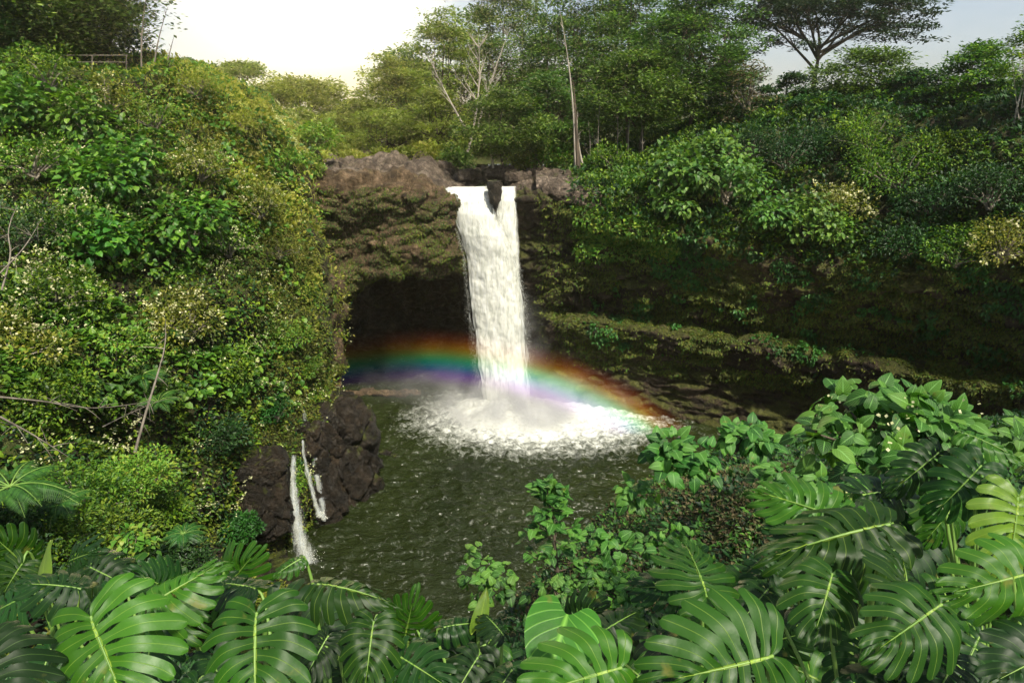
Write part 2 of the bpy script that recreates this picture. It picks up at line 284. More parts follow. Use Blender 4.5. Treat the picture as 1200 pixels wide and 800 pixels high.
def foammat(name, trans=.3, col=(.86, .88, .84), alpha=1, soft=None):
    m, t, out = mat(name); l = t.links.new; g = N_(t, 'ShaderNodeNewGeometry'); mp = N_(t, 'ShaderNodeMapping'); mp.inputs['Scale'].default_value = (2.6, 2.6, .38); l(g.outputs['Position'], mp.inputs[0])
    n = N_(t, 'ShaderNodeTexNoise', Scale=1.2, Detail=9, Roughness=.68, Distortion=.5); l(mp.outputs[0], n.inputs['Vector'])
    c = ramp(t, n.outputs['Fac'], [(.36, (.55, .57, .50)), (.5, tuple(.5 * (a + b) for a, b in zip(col, (.8, .8, .68)))), (.62, col)])
    b = N_(t, 'ShaderNodeBsdfPrincipled', Roughness=.7); l(c, b.inputs['Base Color'])
    bu = N_(t, 'ShaderNodeBump', Strength=.4, Distance=.2); l(n.outputs['Fac'], bu.inputs['Height']); l(bu.outputs[0], b.inputs['Normal'])
    tr = N_(t, 'ShaderNodeBsdfTranslucent'); l(c, tr.inputs[0]); ms = N_(t, 'ShaderNodeMixShader', Fac=trans); l(b.outputs[0], ms.inputs[1]); l(tr.outputs[0], ms.inputs[2])
    o = ms.outputs[0]
    if alpha < 1:
        tp = N_(t, 'ShaderNodeBsdfTransparent'); m2 = N_(t, 'ShaderNodeMixShader', Fac=alpha); l(tp.outputs[0], m2.inputs[1]); l(o, m2.inputs[2]); o = m2.outputs[0]
    if soft:      # soft: (edge start, edge end, how much the streaks break the sheet); u runs across the sheet
        uv = N_(t, 'ShaderNodeUVMap'); sx = N_(t, 'ShaderNodeSeparateXYZ'); l(uv.outputs[0], sx.inputs[0]); a = N_(t, 'ShaderNodeMath', operation='SUBTRACT'); l(sx.outputs[0], a.inputs[0]); a.inputs[1].default_value = .5
        ab = N_(t, 'ShaderNodeMath', operation='ABSOLUTE'); l(a.outputs[0], ab.inputs[0]); m4 = N_(t, 'ShaderNodeMapping'); m4.inputs['Scale'].default_value = soft[3]; l(g.outputs['Position'], m4.inputs[0])
        n4 = N_(t, 'ShaderNodeTexNoise', Scale=1, Detail=6, Roughness=.7); l(m4.outputs[0], n4.inputs['Vector']); ma = N_(t, 'ShaderNodeMath', operation='MULTIPLY_ADD'); l(n4.outputs['Fac'], ma.inputs[0]); ma.inputs[1].default_value = soft[2]; l(ab.outputs[0], ma.inputs[2])
        mr = N_(t, 'ShaderNodeMapRange'); mr.inputs[1].default_value = soft[1]; mr.inputs[2].default_value = soft[0]; l(ma.outputs[0], mr.inputs[0])
        tp = N_(t, 'ShaderNodeBsdfTransparent'); m2 = N_(t, 'ShaderNodeMixShader'); l(mr.outputs[0], m2.inputs[0]); l(tp.outputs[0], m2.inputs[1]); l(o, m2.inputs[2]); o = m2.outputs[0]
    l(o, out.inputs[0]); return m
M['fall'] = foammat('falling_water_sheet', .3, (.88, .89, .85), 1, (.54, .68, .34, (3.5, 3.5, .3))); M['cascade'] = foammat('cascade_sheet', .4, (.58, .64, .68), 1, (.28, .70, .9, (10, 10, .9)))
M['foam'] = foammat('falling_water', .35); M['trickle'] = foammat('thin_trickle', .4, (.7, .76, .8), .34); M['veil'] = foammat('thin_water_veil', .4, (.8, .84, .86), .5)

# ------------------------------------------------------------------ leaf templates (x across, y along, z normal)
def T_quad(w=.5): return np.array([[0, 0, 0], [w * .5, .5, .05], [0, 1, 0], [-w * .5, .5, .05]]), np.array([[0, 1, 2, 3]]), None
def T_oval(w=.6, fold=.12, droop=.2):
    v = np.array([[0, 0, 0], [w * .42, .3, fold], [w * .35, .68, fold - droop * .4], [0, 1, -droop], [-w * .35, .68, fold - droop * .4], [-w * .42, .3, fold], [0, .3, 0], [0, .68, -droop * .4]])
    return v, np.array([[0, 1, 6, 6], [6, 1, 2, 7], [7, 2, 3, 3], [0, 6, 5, 5], [6, 7, 4, 5], [7, 3, 4, 4]]), None
def T_tri(w=.6, fold=.1, droop=.15):   # 4 triangles folded on the midrib
    v = np.array([[0, 0, 0], [w * .5, .4, fold], [0, 1, -droop], [-w * .5, .4, fold], [0, .45, 0]])
    return v, np.array([[0, 1, 4], [1, 2, 4], [2, 3, 4], [3, 0, 4]]), None
def T_heart(w=.85, n=9, fold=.10, droop=.28, back=.13):
    t = np.linspace(0, 1, n); hw = w * .5 * np.sin(np.pi * np.clip(t * .93 + .07, 0, 1) ** .62) ** .8; hw[-1] = 0; hw[0] = w * .22
    cs = np.array([-1, -.5, 0, .5, 1]); V = np.zeros((n, 5, 3)); UV = np.zeros((n, 5, 2))
    for i in range(n):
        V[i, :, 0] = cs * hw[i]; V[i, :, 1] = t[i] - back * (np.abs(cs) ** 1.5) * (1 - t[i]) ** 2.5
        V[i, :, 2] = fold * np.abs(cs) * hw[i] * 2 - droop * t[i] ** 2 - .05 * np.abs(cs) ** 3 + .012 * np.sin(9 * t[i] + cs * 2)
        UV[i, :, 0] = cs * .5 + .5; UV[i, :, 1] = t[i]
    return V.reshape(-1, 3), gridfaces(n, 5), UV.reshape(-1, 2)
def T_blade(w=.06, n=4, droop=.5):
    t = np.linspace(0, 1, n); V = np.stack([np.stack([s * w * (1 - t ** 2) * .5, t, -droop * t ** 2], -1) for s in (-1, 1)], 1)
    return V.reshape(-1, 3), gridfaces(n, 2), None
OVALW = T_oval(.95, .1, .25)
QUAD, TRI, OVAL, HEART, BLADE = T_quad(), T_tri(), T_oval(), T_heart(), T_blade()
def leaves(mb, Pp, D, Nn, Sz, T):
    V, F, UV = T; n = len(Pp)
    if n == 0: return
    y = nrm(D); x = nrm(np.cross(y, Nn)); z = np.cross(x, y); Sz = np.broadcast_to(np.asarray(Sz, float), (n,))
    W_ = Pp[:, None] + Sz[:, None, None] * (V[None, :, :1] * x[:, None] + V[None, :, 1:2] * y[:, None] + V[None, :, 2:] * z[:, None])
    FF = (F[None] + (np.arange(n) * len(V))[:, None, None]).reshape(-1, F.shape[1])
    if F.shape[1] == 4 and (F[:, 2] == F[:, 3]).any():
        tri = F[:, 2] == F[:, 3]; base = (np.arange(n) * len(V))[:, None, None]
        k = mb.n; mb.add(W_, (F[~tri][None] + base).reshape(-1, 4)); mb.f.append((F[tri][None, :, :3] + base).reshape(-1, 3) + k); return
    mb.add(W_, FF, None if UV is None else np.tile(UV, (n, 1)))
def rnd(n, g): return nrm(g.normal(size=(n, 3)))

# ------------------------------------------------------------------ trees and shrubs
def tree(label, base, H, Rx, Ry=None, style='layered', leaf='g_tree', bark='bark', pads=70, lpp=90, ls=.42, pr=None, trunk=.28, lean=(0, 0), c0=.3, seed=0,
         group='trees on the far bank', cat='tree', name='forest_tree', flat=.28, T=QUAD, limbs=7, nstem=1, parent=None):
    g = np.random.default_rng(seed + 100); Ry = Ry or Rx; base = np.asarray(base, float); pr = pr or min(Rx * .30, 2.6); trunk *= .8
    root = thing(name, base, label, cat, group); tb, cb = MB(), MB(); lean = np.array([lean[0], lean[1], 0])
    n = pads; az = g.random(n) * 2 * np.pi; rr = np.sqrt(g.random(n)); 
    if style == 'umbrella':
        zz = .78 + .2 * np.sqrt(np.clip(1 - rr ** 2, 0, 1)) - g.random(n) ** 1.5 * (.16 if H < 14 else .34) * (.4 + .6 * rr)
    elif style == 'layered':
        zz = g.random(n); zz = .5 * zz + .5 * (np.round(zz * 8 + g.normal(0, .3, n)) / 8) + g.normal(0, .015, n); prof = np.clip(1.05 - np.abs(zz - .42) ** 1.6 * 2.2, .3, 1); rr = rr ** .75 * prof; zz = c0 + (1 - c0) * np.clip(zz, 0, 1)
    elif style == 'cone':
        zz = g.random(n) ** 1.2; rr = rr ** .6 * (1 - zz * .85); zz = c0 + (1 - c0) * zz
    else:
        zz = g.random(n); rr = rr ** .5 * np.sqrt(np.clip(1 - (2 * zz - 1) ** 2 * .9, 0, 1)); zz = c0 + (1 - c0) * zz
    C = base + lean * zz[:, None] + np.stack([np.cos(az) * rr * Rx, np.sin(az) * rr * Ry, zz * H], -1)
    C += rnd(n, g) * [Rx * .10, Ry * .10, .03 * H]; lpp = int(lpp * 1.25); ls = ls * 1.3
    # trunk(s) and limbs
    sp = H * (c0 + .12 if style != 'umbrella' else .5)
    for q in range(nstem):
        off = np.array([math.cos(q * 2.4) * trunk * 2.2, math.sin(q * 2.4) * trunk * 2.2, 0]) * (nstem > 1)
        top = base + lean * .95 + [0, 0, H * (.8 if style != 'umbrella' else .55)] + off * 3
        tp = bez(base + off, top, (g.normal(0, .04 * H), g.normal(0, .03 * H), 0), 9); tube(tb, tp, np.linspace(trunk * 1.15, trunk * .35, 9), 7)
    k = limbs; ends = []
    for i in range(k):
        m = (az > i * 2 * np.pi / k) & (az <= (i + 1) * 2 * np.pi / k)
        if not m.any(): continue
        e = C[m].mean(0); zf = .35 + .5 * g.random() if style != 'umbrella' else .55 + .35 * g.random()
        s = base + lean * zf + [0, 0, min(zf * (.8 if style != 'umbrella' else .6), .9) * H]
        lp = bez(s, e + [0, 0, -pr * .3], (0, 0, -.03 * H if style != 'umbrella' else .02 * H), 6); tube(tb, lp, np.linspace(trunk * .55, trunk * .22, 6), 5)
        for c in C[m]:
            a = lp[g.integers(2, 6)]; tube(tb, bez(a, c, (0, 0, .02 * H), 4), np.linspace(trunk * .13, trunk * .04, 4), 4)
    tb.build('trunk', M[bark], root)
    m = lpp; th = g.random((n, m)) * 2 * np.pi; r_ = np.sqrt(g.random((n, m))) * pr * (.6 + .8 * g.random((n, 1))); 
    off = np.stack([np.cos(th) * r_, np.sin(th) * r_, g.normal(0, 1, (n, m)) * pr * flat * .5 - .25 * (r_ ** 2) / pr * flat * 2], -1)
    Pp = (C[:, None] + off).reshape(-1, 3); Pp += .5 * ls * rnd(len(Pp), g)
    D = nrm(off.reshape(-1, 3) * [1, 1, .2] + .8 * pr * rnd(len(Pp), g) * [1, 1, .5]); Nn = nrm(np.array([0, 0, 1.]) + .55 * rnd(len(Pp), g))
    leaves(cb, Pp, D, Nn, ls * (.6 + .7 * g.random(len(Pp))), T); cb.build('crown', M[leaf], root, smooth=False)
    return root
def bare(label, base, top, trunk=.12, nb=14, spread=.35, bark='pale', seed=0, name='bare_tree', group='bare pale trees'):
    g = np.random.default_rng(seed); base, top = np.asarray(base, float), np.asarray(top, float); H = np.linalg.norm(top - base)
    root = thing(name, base, label, 'tree', group); b = MB()
    tp = bez(base, top, (g.normal(0, .05 * H), 0, 0), 10); tube(b, tp, np.linspace(trunk, trunk * .12, 10), 6); b.build('trunk', M[bark], root)
    b = MB()
    for i in range(nb):
        j = g.integers(3, 9); s = tp[j]; L_ = H * spread * (1.1 - j / 10) * (.6 + .6 * g.random()); a = g.random() * 6.28
        e = s + np.array([math.cos(a) * .7, math.sin(a) * .4, .7 + .4 * g.random()]) * L_; q = bez(s, e, (0, 0, -.12 * L_), 6); tube(b, q, np.linspace(trunk * .42, trunk * .06, 6), 4)
        for _ in range(4):
            s2 = q[g.integers(2, 6)]; e2 = s2 + (rnd(1, g)[0] * [1, .6, .4] + [0, 0, .6]) * L_ * .35; tube(b, bez(s2, e2, (0, 0, -.05 * L_), 4), np.linspace(trunk * .14, trunk * .03, 4), 3)
    b.build('branch', M[bark], root); return root
def bush(label, p, r, h=None, leaf='g_small', ls=.2, n=1500, T=TRI, up=None, clumps=14, flowers=0, group=None, name='shrub', cat='shrub', droop=0, seed=0, stems=5, bark='twig', nup=.9, fsize=.09, face=(0, 0, 0)):
    g = np.random.default_rng(seed + 500); p = np.asarray(p, float); h = h or r; root = thing(name, p, label, cat, group)
    d = rnd(clumps, g); d[:, 2] = np.abs(d[:, 2]) * .9 + .05; C = p + d * [r, r, h] * (.45 + .5 * g.random((clumps, 1))); C[:, 2] += .1 * h
    sb = MB()
    for i in range(min(stems + clumps // 2, clumps)):
        tube(sb, bez(p + rnd(1, g)[0] * r * .08 - [0, 0, .1 * h], C[i], (0, 0, .15 * h), 5), np.linspace(.035 * r, .008 * r, 5), 5)
    sb.build('stem', M[bark], root)
    cr = r * 1.25 / clumps ** .38; ci = g.integers(0, clumps, n); dd = rnd(n, g); dd[:, 2] = dd[:, 2] * .8 + .15
    Pp = C[ci] + dd * cr * (.55 + .55 * g.random((n, 1)) ** .6) * [1, 1, h / r * .8 + .2]; D = nrm(dd + [0, 0, -droop] + .5 * rnd(n, g)); Nn = nrm(dd * .5 + [0, 0, nup] + np.array(face) + .35 * rnd(n, g))
    mb = MB(); leaves(mb, Pp, D, Nn, ls * (.6 + .6 * g.random(n)), T); mb.build('foliage', M[leaf], root, smooth=T is HEART)
    if flowers:
        q = g.integers(0, n, flowers); fp = np.repeat(Pp[q] + dd[q] * ls * .5 + [0, 0, ls * .5], 7, 0); fp += rnd(len(fp), g) * ls * .55
        mb = MB(); leaves(mb, fp, rnd(len(fp), g), nrm(rnd(len(fp), g) + [0, 0, 1]), fsize * (.6 + .8 * g.random(len(fp))), T_quad(.9)); mb.build('flower_cluster', M['flower'], root, smooth=False)['kind'] = 'stuff'
    return root
def frond_mesh(mb, a, d, L_, g, up=np.array([0, 0, 1.]), leafl=.24, droop=.5, np_=26, sb=None, comb=True):
    d = nrm(np.asarray(d, float)); q = bez(a, a + d * L_ + [0, 0, -droop * L_], [0, 0, droop * L_ * .55], 10)
    if sb is not None: tube(sb, q, np.linspace(.014, .003, 10) * L_, 4)
    t = np.linspace(.15, 1, np_); i = t * 9; i0 = np.minimum(i.astype(int), 8); pp = q[i0] + (q[i0 + 1] - q[i0]) * (i - i0)[:, None]; tg = nrm(q[i0 + 1] - q[i0])
    side = nrm(np.cross(tg, up)); nn = nrm(np.cross(side, tg)); ln = L_ * leafl * np.sin(np.pi * (t * .8 + .18)) 
    for s in (-1, 1):
        leaves(mb, pp, side * s + tg * .45 + [0, 0, -.15], nn, ln, (T_tri(.11, .02, .25)))
def fern(label, p, r, n=16, trunk=0, leaf='g_fern', group=None, name='tree_fern', cat='fern', seed=0, up=None):
    g = np.random.default_rng(seed + 900); p = np.asarray(p, float); root = thing(name, p, label, cat, group); top = p + [0, 0, trunk]
    if trunk: b = MB(); tube(b, bez(p - [0, 0, .3], top, (.1, 0, 0), 5), [.14, .12, .1, .1, .09], 7); b.build('trunk', M['bark'], root)
    mb, sb = MB(), MB()
    for i in range(n):
        a = i * 2.4 + g.normal(0, .2); e = .2 + .5 * g.random(); frond_mesh(mb, top, (math.cos(a), math.sin(a), e), r * (.8 + .35 * g.random()), g, sb=sb, np_=34)
    sb.build('stem', M['petiole'], root); mb.build('frond', M[leaf], root, smooth=False); return root

# ================================================================== THE SETTING
WZ = -32.0
# left hillside: rows from the rim down, columns left to right, (pixel, pixel, distance) turned into points
LH = [
 [(-350,40,50),(-150,50,55),(0,64,60),(100,76,62),(200,82,62),(270,108,63),(325,150,64),(366,198,66)],
 [(-350,130,42),(-150,130,47),(0,130,52),(100,140,54),(200,150,55),(275,175,57),(330,210,60),(372,232,64)],
 [(-350,220,36),(-150,220,40),(0,220,45),(100,225,47),(200,230,49),(280,250,52),(340,270,56),(380,285,62)],
 [(-350,310,30),(-150,310,34),(0,310,39),(100,315,42),(205,320,45),(290,330,49),(350,335,54),(398,340,61)],
 [(-350,400,26),(-150,400,29),(0,400,33),(105,400,37),(215,405,42),(300,405,47),(360,405,52),(412,405,60)],
 [(-350,490,22),(-150,490,25),(0,490,29),(110,490,34),(220,480,40),(305,470,46),(365,462,51),(412,452,58)],
 [(-350,590,18),(-150,590,21),(0,590,25),(115,590,31),(225,570,38),(300,545,44),(345,515,48),(400,490,54)],
 [(-350,700,15),(-150,700,18),(0,700,22),(120,690,28),(235,650,36),(295,640,41.5),(332,655,44.2),(350,600,49.5)],
 [(-350,850,12),(-150,850,14),(0,850,17),(120,830,24),(240,760,33),(300,735,37),(330,700,41),(350,650,45)]]
LHw = [[P(*q) for q in r] for r in LH]
for r in LHw:
    e = r[-1]; r.append(e + [-3.5, 9, .0]); r.append(e + [-9, 24, 0])
back = [[p + [-2 if i < 8 else 0, 30, (1.5 if i < 4 else -1.5 - 2.2 * (i - 4))] for i, p in enumerate(LHw[0])]]
LHw = np.array(back + LHw)
LHw[-2:, :, 2] = np.maximum(LHw[-2:, :, 2], WZ - 3)
hill = Surf(LHw, 190, 190)
def disp(s, fn):
    s.V = s.V + s.N * fn(s.V)[..., None]; s.renorm()
if hill.N[80, 80] @ (-hill.V[80, 80]) < 0: hill.flip = True; hill.renorm()
disp(hill, lambda V: 1.9 * fbm(V * .17, 4, 3) + .45 * fbm(V * .7, 3, 9) - .5 + (2.5 * (.6 - worley(V * .25, 91)[0])) * (1 - .9 * sm(proj(V)[0], 230, 350)) + (1.1 * (worley(V * [.5, .5, .9], 17)[2] - .6)) * sm(proj(V)[0], 345, 385))
def surf_obj(s, name, m, kind='structure', label=None, cat=None):
    b = MB(); b.add(s.V, gridfaces(*s.V.shape[:2])); o = b.build(name, M[m]); 
    return tag(o, label, cat, None, kind)
hc = int(6.75 / 9 * 189)
for a_, b_, nm_, mm_ in ((0, hc, 'left_hillside', 'soil'), (hc, 189, 'rock_buttress_face', 'overhang')):
    b = MB(); b.add(hill.V[:, a_:b_ + 1], gridfaces(190, b_ - a_ + 1)); tag(b.build(nm_, M[mm_]), kind='structure')

# back and right cliff. each column: (u, [rows])
def w(u, v, z): return Pz(u, v, z)
cols = []
def col(u, top, rim, mid, bot, lb, lf, below, base):
    f = [np.array([p[0] * 1.25, p[1] + 32, p[2] + 1.]) for p in (top,)]
    b = np.array(base); cols.append([f[0], top, rim, mid, bot, lb, lf, below, b, b + [0, .5, -3]])
def cave(u, vt, Yt, vr, Yr, va, Ya, zc=-15.5, Yb=92):
    rim, arch = P(u, vr, Yr), P(u, va, Ya); x = P(u, va, Ya)[0]; sx = x * 1.14
    col(u, P(u, vt, Yt), rim, P(u, (vr + va) / 2, min(Yr, Ya) - .6), arch, np.array([x * 1.05, Ya + 8, zc]), np.array([sx, Yb - 1, zc - 1.2]), np.array([sx * 1.04, Yb, -25]), np.array([sx * 1.04, Yb - 1, WZ]))
cave(345, 186, 92, 205, 70, 372, 69, -18)
cave(390, 188, 94, 204, 69, 358, 68.5, -17)
cave(425, 190, 96, 202, 69, 334, 68.5)
cave(455, 190, 97, 204, 69.5, 321, 68)
cave(490, 190, 98, 206, 70.5, 320, 68.5)
cave(522, 190, 98, 219, 72.5, 316, 70)
cave(548, 192, 98, 221, 73.6, 318, 72.5)
cave(575, 194, 97, 221, 73.8, 312, 75)
cave(602, 196, 96, 221, 73.6, 320, 75, -16, 86)
def rw(u, top, rim, mid, bot, lb, lf, below, base_v):
    b = Pz(u, base_v, WZ); col(u, P(u, *top), P(u, *rim), P(u, *mid), P(u, *bot), P(u, *lb), P(u, *lf), P(u, *below), b)
rw(622, (200, 92), (220, 72.3), (270, 72.2), (325, 73), (362, 75), (374, 75), (420, 76.5), 466)
rw(655, (206, 88), (226, 71), (280, 70.6), (335, 71.2), (362, 73), (378, 71.5), (420, 73.5), 470)
rw(700, (200, 85), (243, 69), (290, 69), (335, 70), (366, 72), (380, 69.3), (425, 71.3), 479)
rw(800, (170, 84), (262, 65), (300, 66.6), (345, 67.5), (380, 69), (395, 65.8), (440, 68.3), 494)
rw(900, (140, 82), (280, 65), (320, 63.8), (360, 65), (393, 66.5), (410, 62.8), (455, 65.3), 512)
rw(1000, (128, 78), (290, 62), (330, 60.6), (370, 61.5), (408, 63), (427, 59), (470, 61.2), 536)
rw(1100, (124, 73), (290, 57.5), (340, 56), (385, 57), (424, 58.5), (445, 54), (490, 56), 566)
rw(1200, (120, 65), (290, 53), (350, 51), (400, 51.5), (440, 52.5), (465, 48), (520, 49), 605)
rw(1350, (110, 58), (285, 46), (360, 43.5), (420, 44), (465, 44), (495, 40), (560, 41), 670)
rw(1600, (90, 45), (280, 36), (370, 34), (450, 33.5), (510, 33), (545, 30), (640, 30), 790)
CW = np.array(cols).transpose(1, 0, 2)
cl = Surf(CW, 300, 420)
if cl.N[90, 300] @ (-cl.V[90, 300]) < 0: cl.flip = True; cl.renorm()
def cliffd(V):
    U, Vv, z = proj(V); d1, d2, cid = worley(V * [.36, .36, 1.0] + .5 * np.stack([vnoise(V * .5, 4)] * 3, -1), 5)
    d = .6 * fbm(V * .22, 4, 13) + .8 * (cid - .5) + 1.3 * np.clip(d2 - d1, 0, .3) + .5 * fbm(V * [1.2, 1.2, 2.0], 4, 21) - .25
    nf = np.exp(-((U - 566) / 34) ** 4) * (V[..., 2] > -14); d = d * (1 - .9 * nf) - .5 * nf
    return d * np.clip((V[..., 2] + 34) / 4, .4, 1)
disp(cl, cliffd)
# split the cliff into three pieces by column so each can have its own rock
nc = cl.V.shape[1]; cc = lambda k: int(round(k / (len(cols) - 1) * (nc - 1)))
rrow = int(2.0 / 9 * 299)
def piece(c0, c1, r0, r1, name, m):
    b = MB(); b.add(cl.V[r0:r1 + 1, c0:c1 + 1], gridfaces(r1 - r0 + 1, c1 - c0 + 1)); return tag(b.build(name, M[m]), kind='structure')
rr4 = int(4.6 / 9 * 299)
piece(0, cc(9.4), rrow - 3, rrow, 'cliff_rim', 'bed')
piece(0, cc(7.4), rrow, rr4, 'cliff_face', 'overhang')
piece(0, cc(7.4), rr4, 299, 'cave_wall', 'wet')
piece(cc(7.4), nc - 1, rrow, 299, 'right_cliff_face', 'wall')
piece(cc(10.6), nc - 1, 0, rrow, 'right_bank_ground', 'soil')

# riverbed above the falls, lumpy lava
g = np.random.default_rng(3)
xs = np.linspace(-24, 12, 240); ys = np.linspace(0, 1, 150)
rim_x = np.array([p[2][0] for p in cols[:13]]); rim_y = np.array([p[2][1] for p in cols[:13]]); rim_z = np.array([p[2][2] for p in cols[:13]])
X = xs[None] * np.ones((150, 1)); Yr = np.interp(X, rim_x, rim_y) + .35; Zr = np.interp(X, rim_x, rim_z)
Y = Yr + ys[:, None] * 34; Zb = Zr - .75 + ys[:, None] * .5
V = np.stack([X, Y, Zb], -1); d1, d2, cid = worley(V * [.38, .30, .4] + .35 * np.stack([vnoise(V * .35, 2), vnoise(V * .35, 8), V[..., 0] * 0], -1), 11)
lump = np.sqrt(np.clip(d2 - d1, 0, .5) / .5) * (.6 + 1.3 * cid) + .5 * fbm(V * .9, 5, 5) + np.round(3 * fbm(V * [.22, .3, .3], 3, 51)) / 3 * 1.1
chan = np.exp(-((X - (-3.2 + .02 * (Y - 74))) / 3.4) ** 2)
V[..., 2] += .8 * lump * (1 - .55 * chan) * (.25 + .75 * np.clip(ys[:, None] * 9, 0, 1)) - .15 * chan
b = MB(); b.add(V, gridfaces(150, 240)); tag(b.build('riverbed', M['bed']), kind='structure')
# grey bare rock shoulder right of the lip
V0 = np.array([[P(u_, v_, y_) for u_, v_, y_ in r] for r in [[(628,203,80),(660,203,80),(690,205,79),(705,215,78)],[(628,214,72.4),(655,218,71),(688,224,70),(706,236,69.6)],[(630,226,71.2),(655,236,70),(690,246,68.4),(703,252,68.6)]]])
sh = Surf(V0, 60, 70); sh.flip = (sh.N[30, 30][2] < 0); sh.renorm(); disp(sh, lambda V: .5 * fbm(V * .8, 4, 6) + .3 * worley(V * .8, 3)[2] + .15)
surf_obj(sh, 'rock_shoulder', 'bed')
# the river feeding the falls
b = MB(); q = np.linspace(0, 1, 30); c_ = np.array([[-3.2 + 1.2 * math.sin(t * 3), 73.5 + 33 * t, -8.05 + .2 * t] for t in q])
wd = 1.9 - .8 * np.sin(q * 2.5)[:, None] * np.ones((1, 9)); s_ = np.linspace(-1, 1, 9)[None]
V = np.stack([c_[:, :1] + s_ * wd, c_[:, 1:2] + 0 * s_, c_[:, 2:] + 0 * s_], -1); V[..., 2] += .05 * fbm(V * 1.2, 3, 2); b.add(V, gridfaces(30, 9)); tag(b.build('river_water', M['water']), kind='structure')

# pool
xs = np.linspace(-60, 70, 520); ys = np.concatenate([np.linspace(4, 30, 60)[:-1], np.linspace(30, 96, 420)])
X, Y = np.meshgrid(xs, ys); c = Pz(600, 488, WZ); rad = np.hypot(X - c[0], (Y - c[1]) * 1.1)
A = .10 + .12 * np.exp(-(rad / 26) ** 2)
Z = WZ + A * 2.2 * (1 - np.abs(fbm(np.stack([X * .55 + .15 * Y, Y * .85, X * 0], -1), 4, 31, .55)) * 2.2) ** 2 + .10 * np.exp(-((rad - 9) / 9) ** 2) * fbm(np.stack([X * .9, Y * .9, X * 0 + 5], -1), 3, 33)
b = MB(); b.add(np.stack([X, Y, Z], -1), gridfaces(len(ys), 520)); tag(b.build('pool_water', M['water']), kind='structure')
b = MB(); b.add(np.array([[-60, 4, -36], [70, 4, -36], [70, 96, -36], [-60, 96, -36.]]), np.array([[0, 1, 2, 3]])); tag(b.build('pool_bed', M['wet']), kind='structure')

# wide forest floor out to the horizon with the gorge left open
xs = np.concatenate([np.linspace(-900, -80, 14), np.linspace(-70, 90, 17), np.linspace(100, 900, 14)]); ys = np.concatenate([np.linspace(-300, -20, 6), np.linspace(-10, 110, 13), np.linspace(125, 1400, 16)])
X, Y = np.meshgrid(xs, ys); Z = np.interp(Y, [-300, 60, 110, 1400], [-12, -9, -6.2, 10]) + .8 * fbm(np.stack([X * .03, Y * .03, X * 0], -1), 3, 4)
F = gridfaces(len(ys), len(xs)); cx = X.ravel()[F].mean(1); cyy = Y.ravel()[F].mean(1); F = F[~((cx > -72) & (cx < 92) & (cyy > -12) & (cyy < 100))]
b = MB(); b.add(np.stack([X, Y, Z], -1), F); tag(b.build('forest_floor', M['soil']), kind='structure')

# near bank under the viewpoint: crest seen against the pool, falling away beyond
NB = [[(-500,1500,1.2),(-100,1500,1.2),(300,1500,1.2),(600,1500,1.2),(900,1500,1.2),(1400,1500,1.2),(1800,1500,1.2)],
      [(-500,980,2.6),(-100,980,3),(300,980,3.2),(600,960,3.2),(900,920,3.4),(1300,880,3.4),(1800,880,3)],
      [(-500,840,5),(-100,830,6),(300,815,7),(560,810,8),(780,715,8),(1150,640,6),(1800,600,6)],
      [(-500,820,8),(-100,800,10),(300,812,9.5),(540,790,11.5),(740,605,12.5),(1000,540,12),(1800,500,12)],
      [(-500,850,11),(-100,830,13),(300,840,11.5),(540,830,13.5),(745,635,16),(1010,560,18),(1800,540,18)]]
NBw = [[P(*q) for q in r] for r in NB]; NBw.append([p + [0, 3, -14] for p in NBw[-1]]); NBw.append([np.array([p[0], p[1] + 5, WZ - 3]) for p in NBw[-2]])
nb = Surf(NBw, 110, 150)
if nb.N[50, 70][2] < 0: nb.flip = True; nb.renorm()
disp(nb, lambda V: .22 * fbm(V * .5, 3, 8)); surf_obj(nb, 'near_bank_ground', 'soil')

# rock knob beside the pool
def blob(name, c, r, m, label, cat='rock', group=None, seed=0, nu=70, nv=90, blocky=.9, parent=None, ex=.5, top=1.0, kind=None, amp=1):
    th = np.linspace(0, np.pi, nu)[:, None]; ph = np.linspace(0, 2 * np.pi, nv, endpoint=False)[None]
    sx = np.sign(np.cos(th)) * np.abs(np.cos(th)) ** ex; st = np.sin(th) ** ex
    V = np.stack([st * np.cos(ph), st * np.sin(ph), sx * np.ones_like(ph)], -1) * r
    V[..., :2] *= (1 - (1 - top) * (V[..., 2:] / r[2] * .5 + .5)); n = nrm(V / np.array(r) ** 2); W_ = V + c; s = np.mean(r)
    d1, d2, cid = worley(W_ * 1.6 / s, seed); d = amp * s * (.22 * fbm(W_ * 1.1 / s, 4, seed) + .26 * (cid - .5) * blocky - .12 * (d2 - d1 < .12) * blocky + .10 * fbm(W_ * 4 / s, 4, seed + 4, .6)); W_ = W_ + n * d[..., None]
    b = MB(); b.add(W_, gridfaces(nu, nv, True)); o = b.build(name, M[m]); tag(o, label, cat, group, kind); return o
blob('rock_outcrop', np.array([-15.9, 53.8, -28.6]), np.array([4.6, 4.2, 5.2]), 'wet', 'dark brown rock knob standing in the pool right of the small side cascades', seed=4, nu=110, nv=150, top=.82)
blob('rock_outcrop', np.array([-19.6, 47.5, -27.5]), np.array([2.0, 3.0, 4.2]), 'wet', 'wet brown rock outcrop left of the small side cascades', seed=9, nu=90, nv=110, top=.8)
blob('rock_outcrop', P(300, 560, 43.5) + [0, 0, -1], np.array([2.6, 2.2, 3.6]), 'wet', 'blocky dark rock at the hill foot, leftmost of the rocks by the cascades', seed=19, nu=90, nv=110, top=.8)
blob('rock_outcrop', P(358, 556, 49.4) + [0, 0, -.4], np.array([3.0, 1.6, 5.0]), 'wet', 'dark wet rock wall directly behind the small side cascades', seed=29, nu=90, nv=110, top=.9)
gg = np.random.default_rng(11)
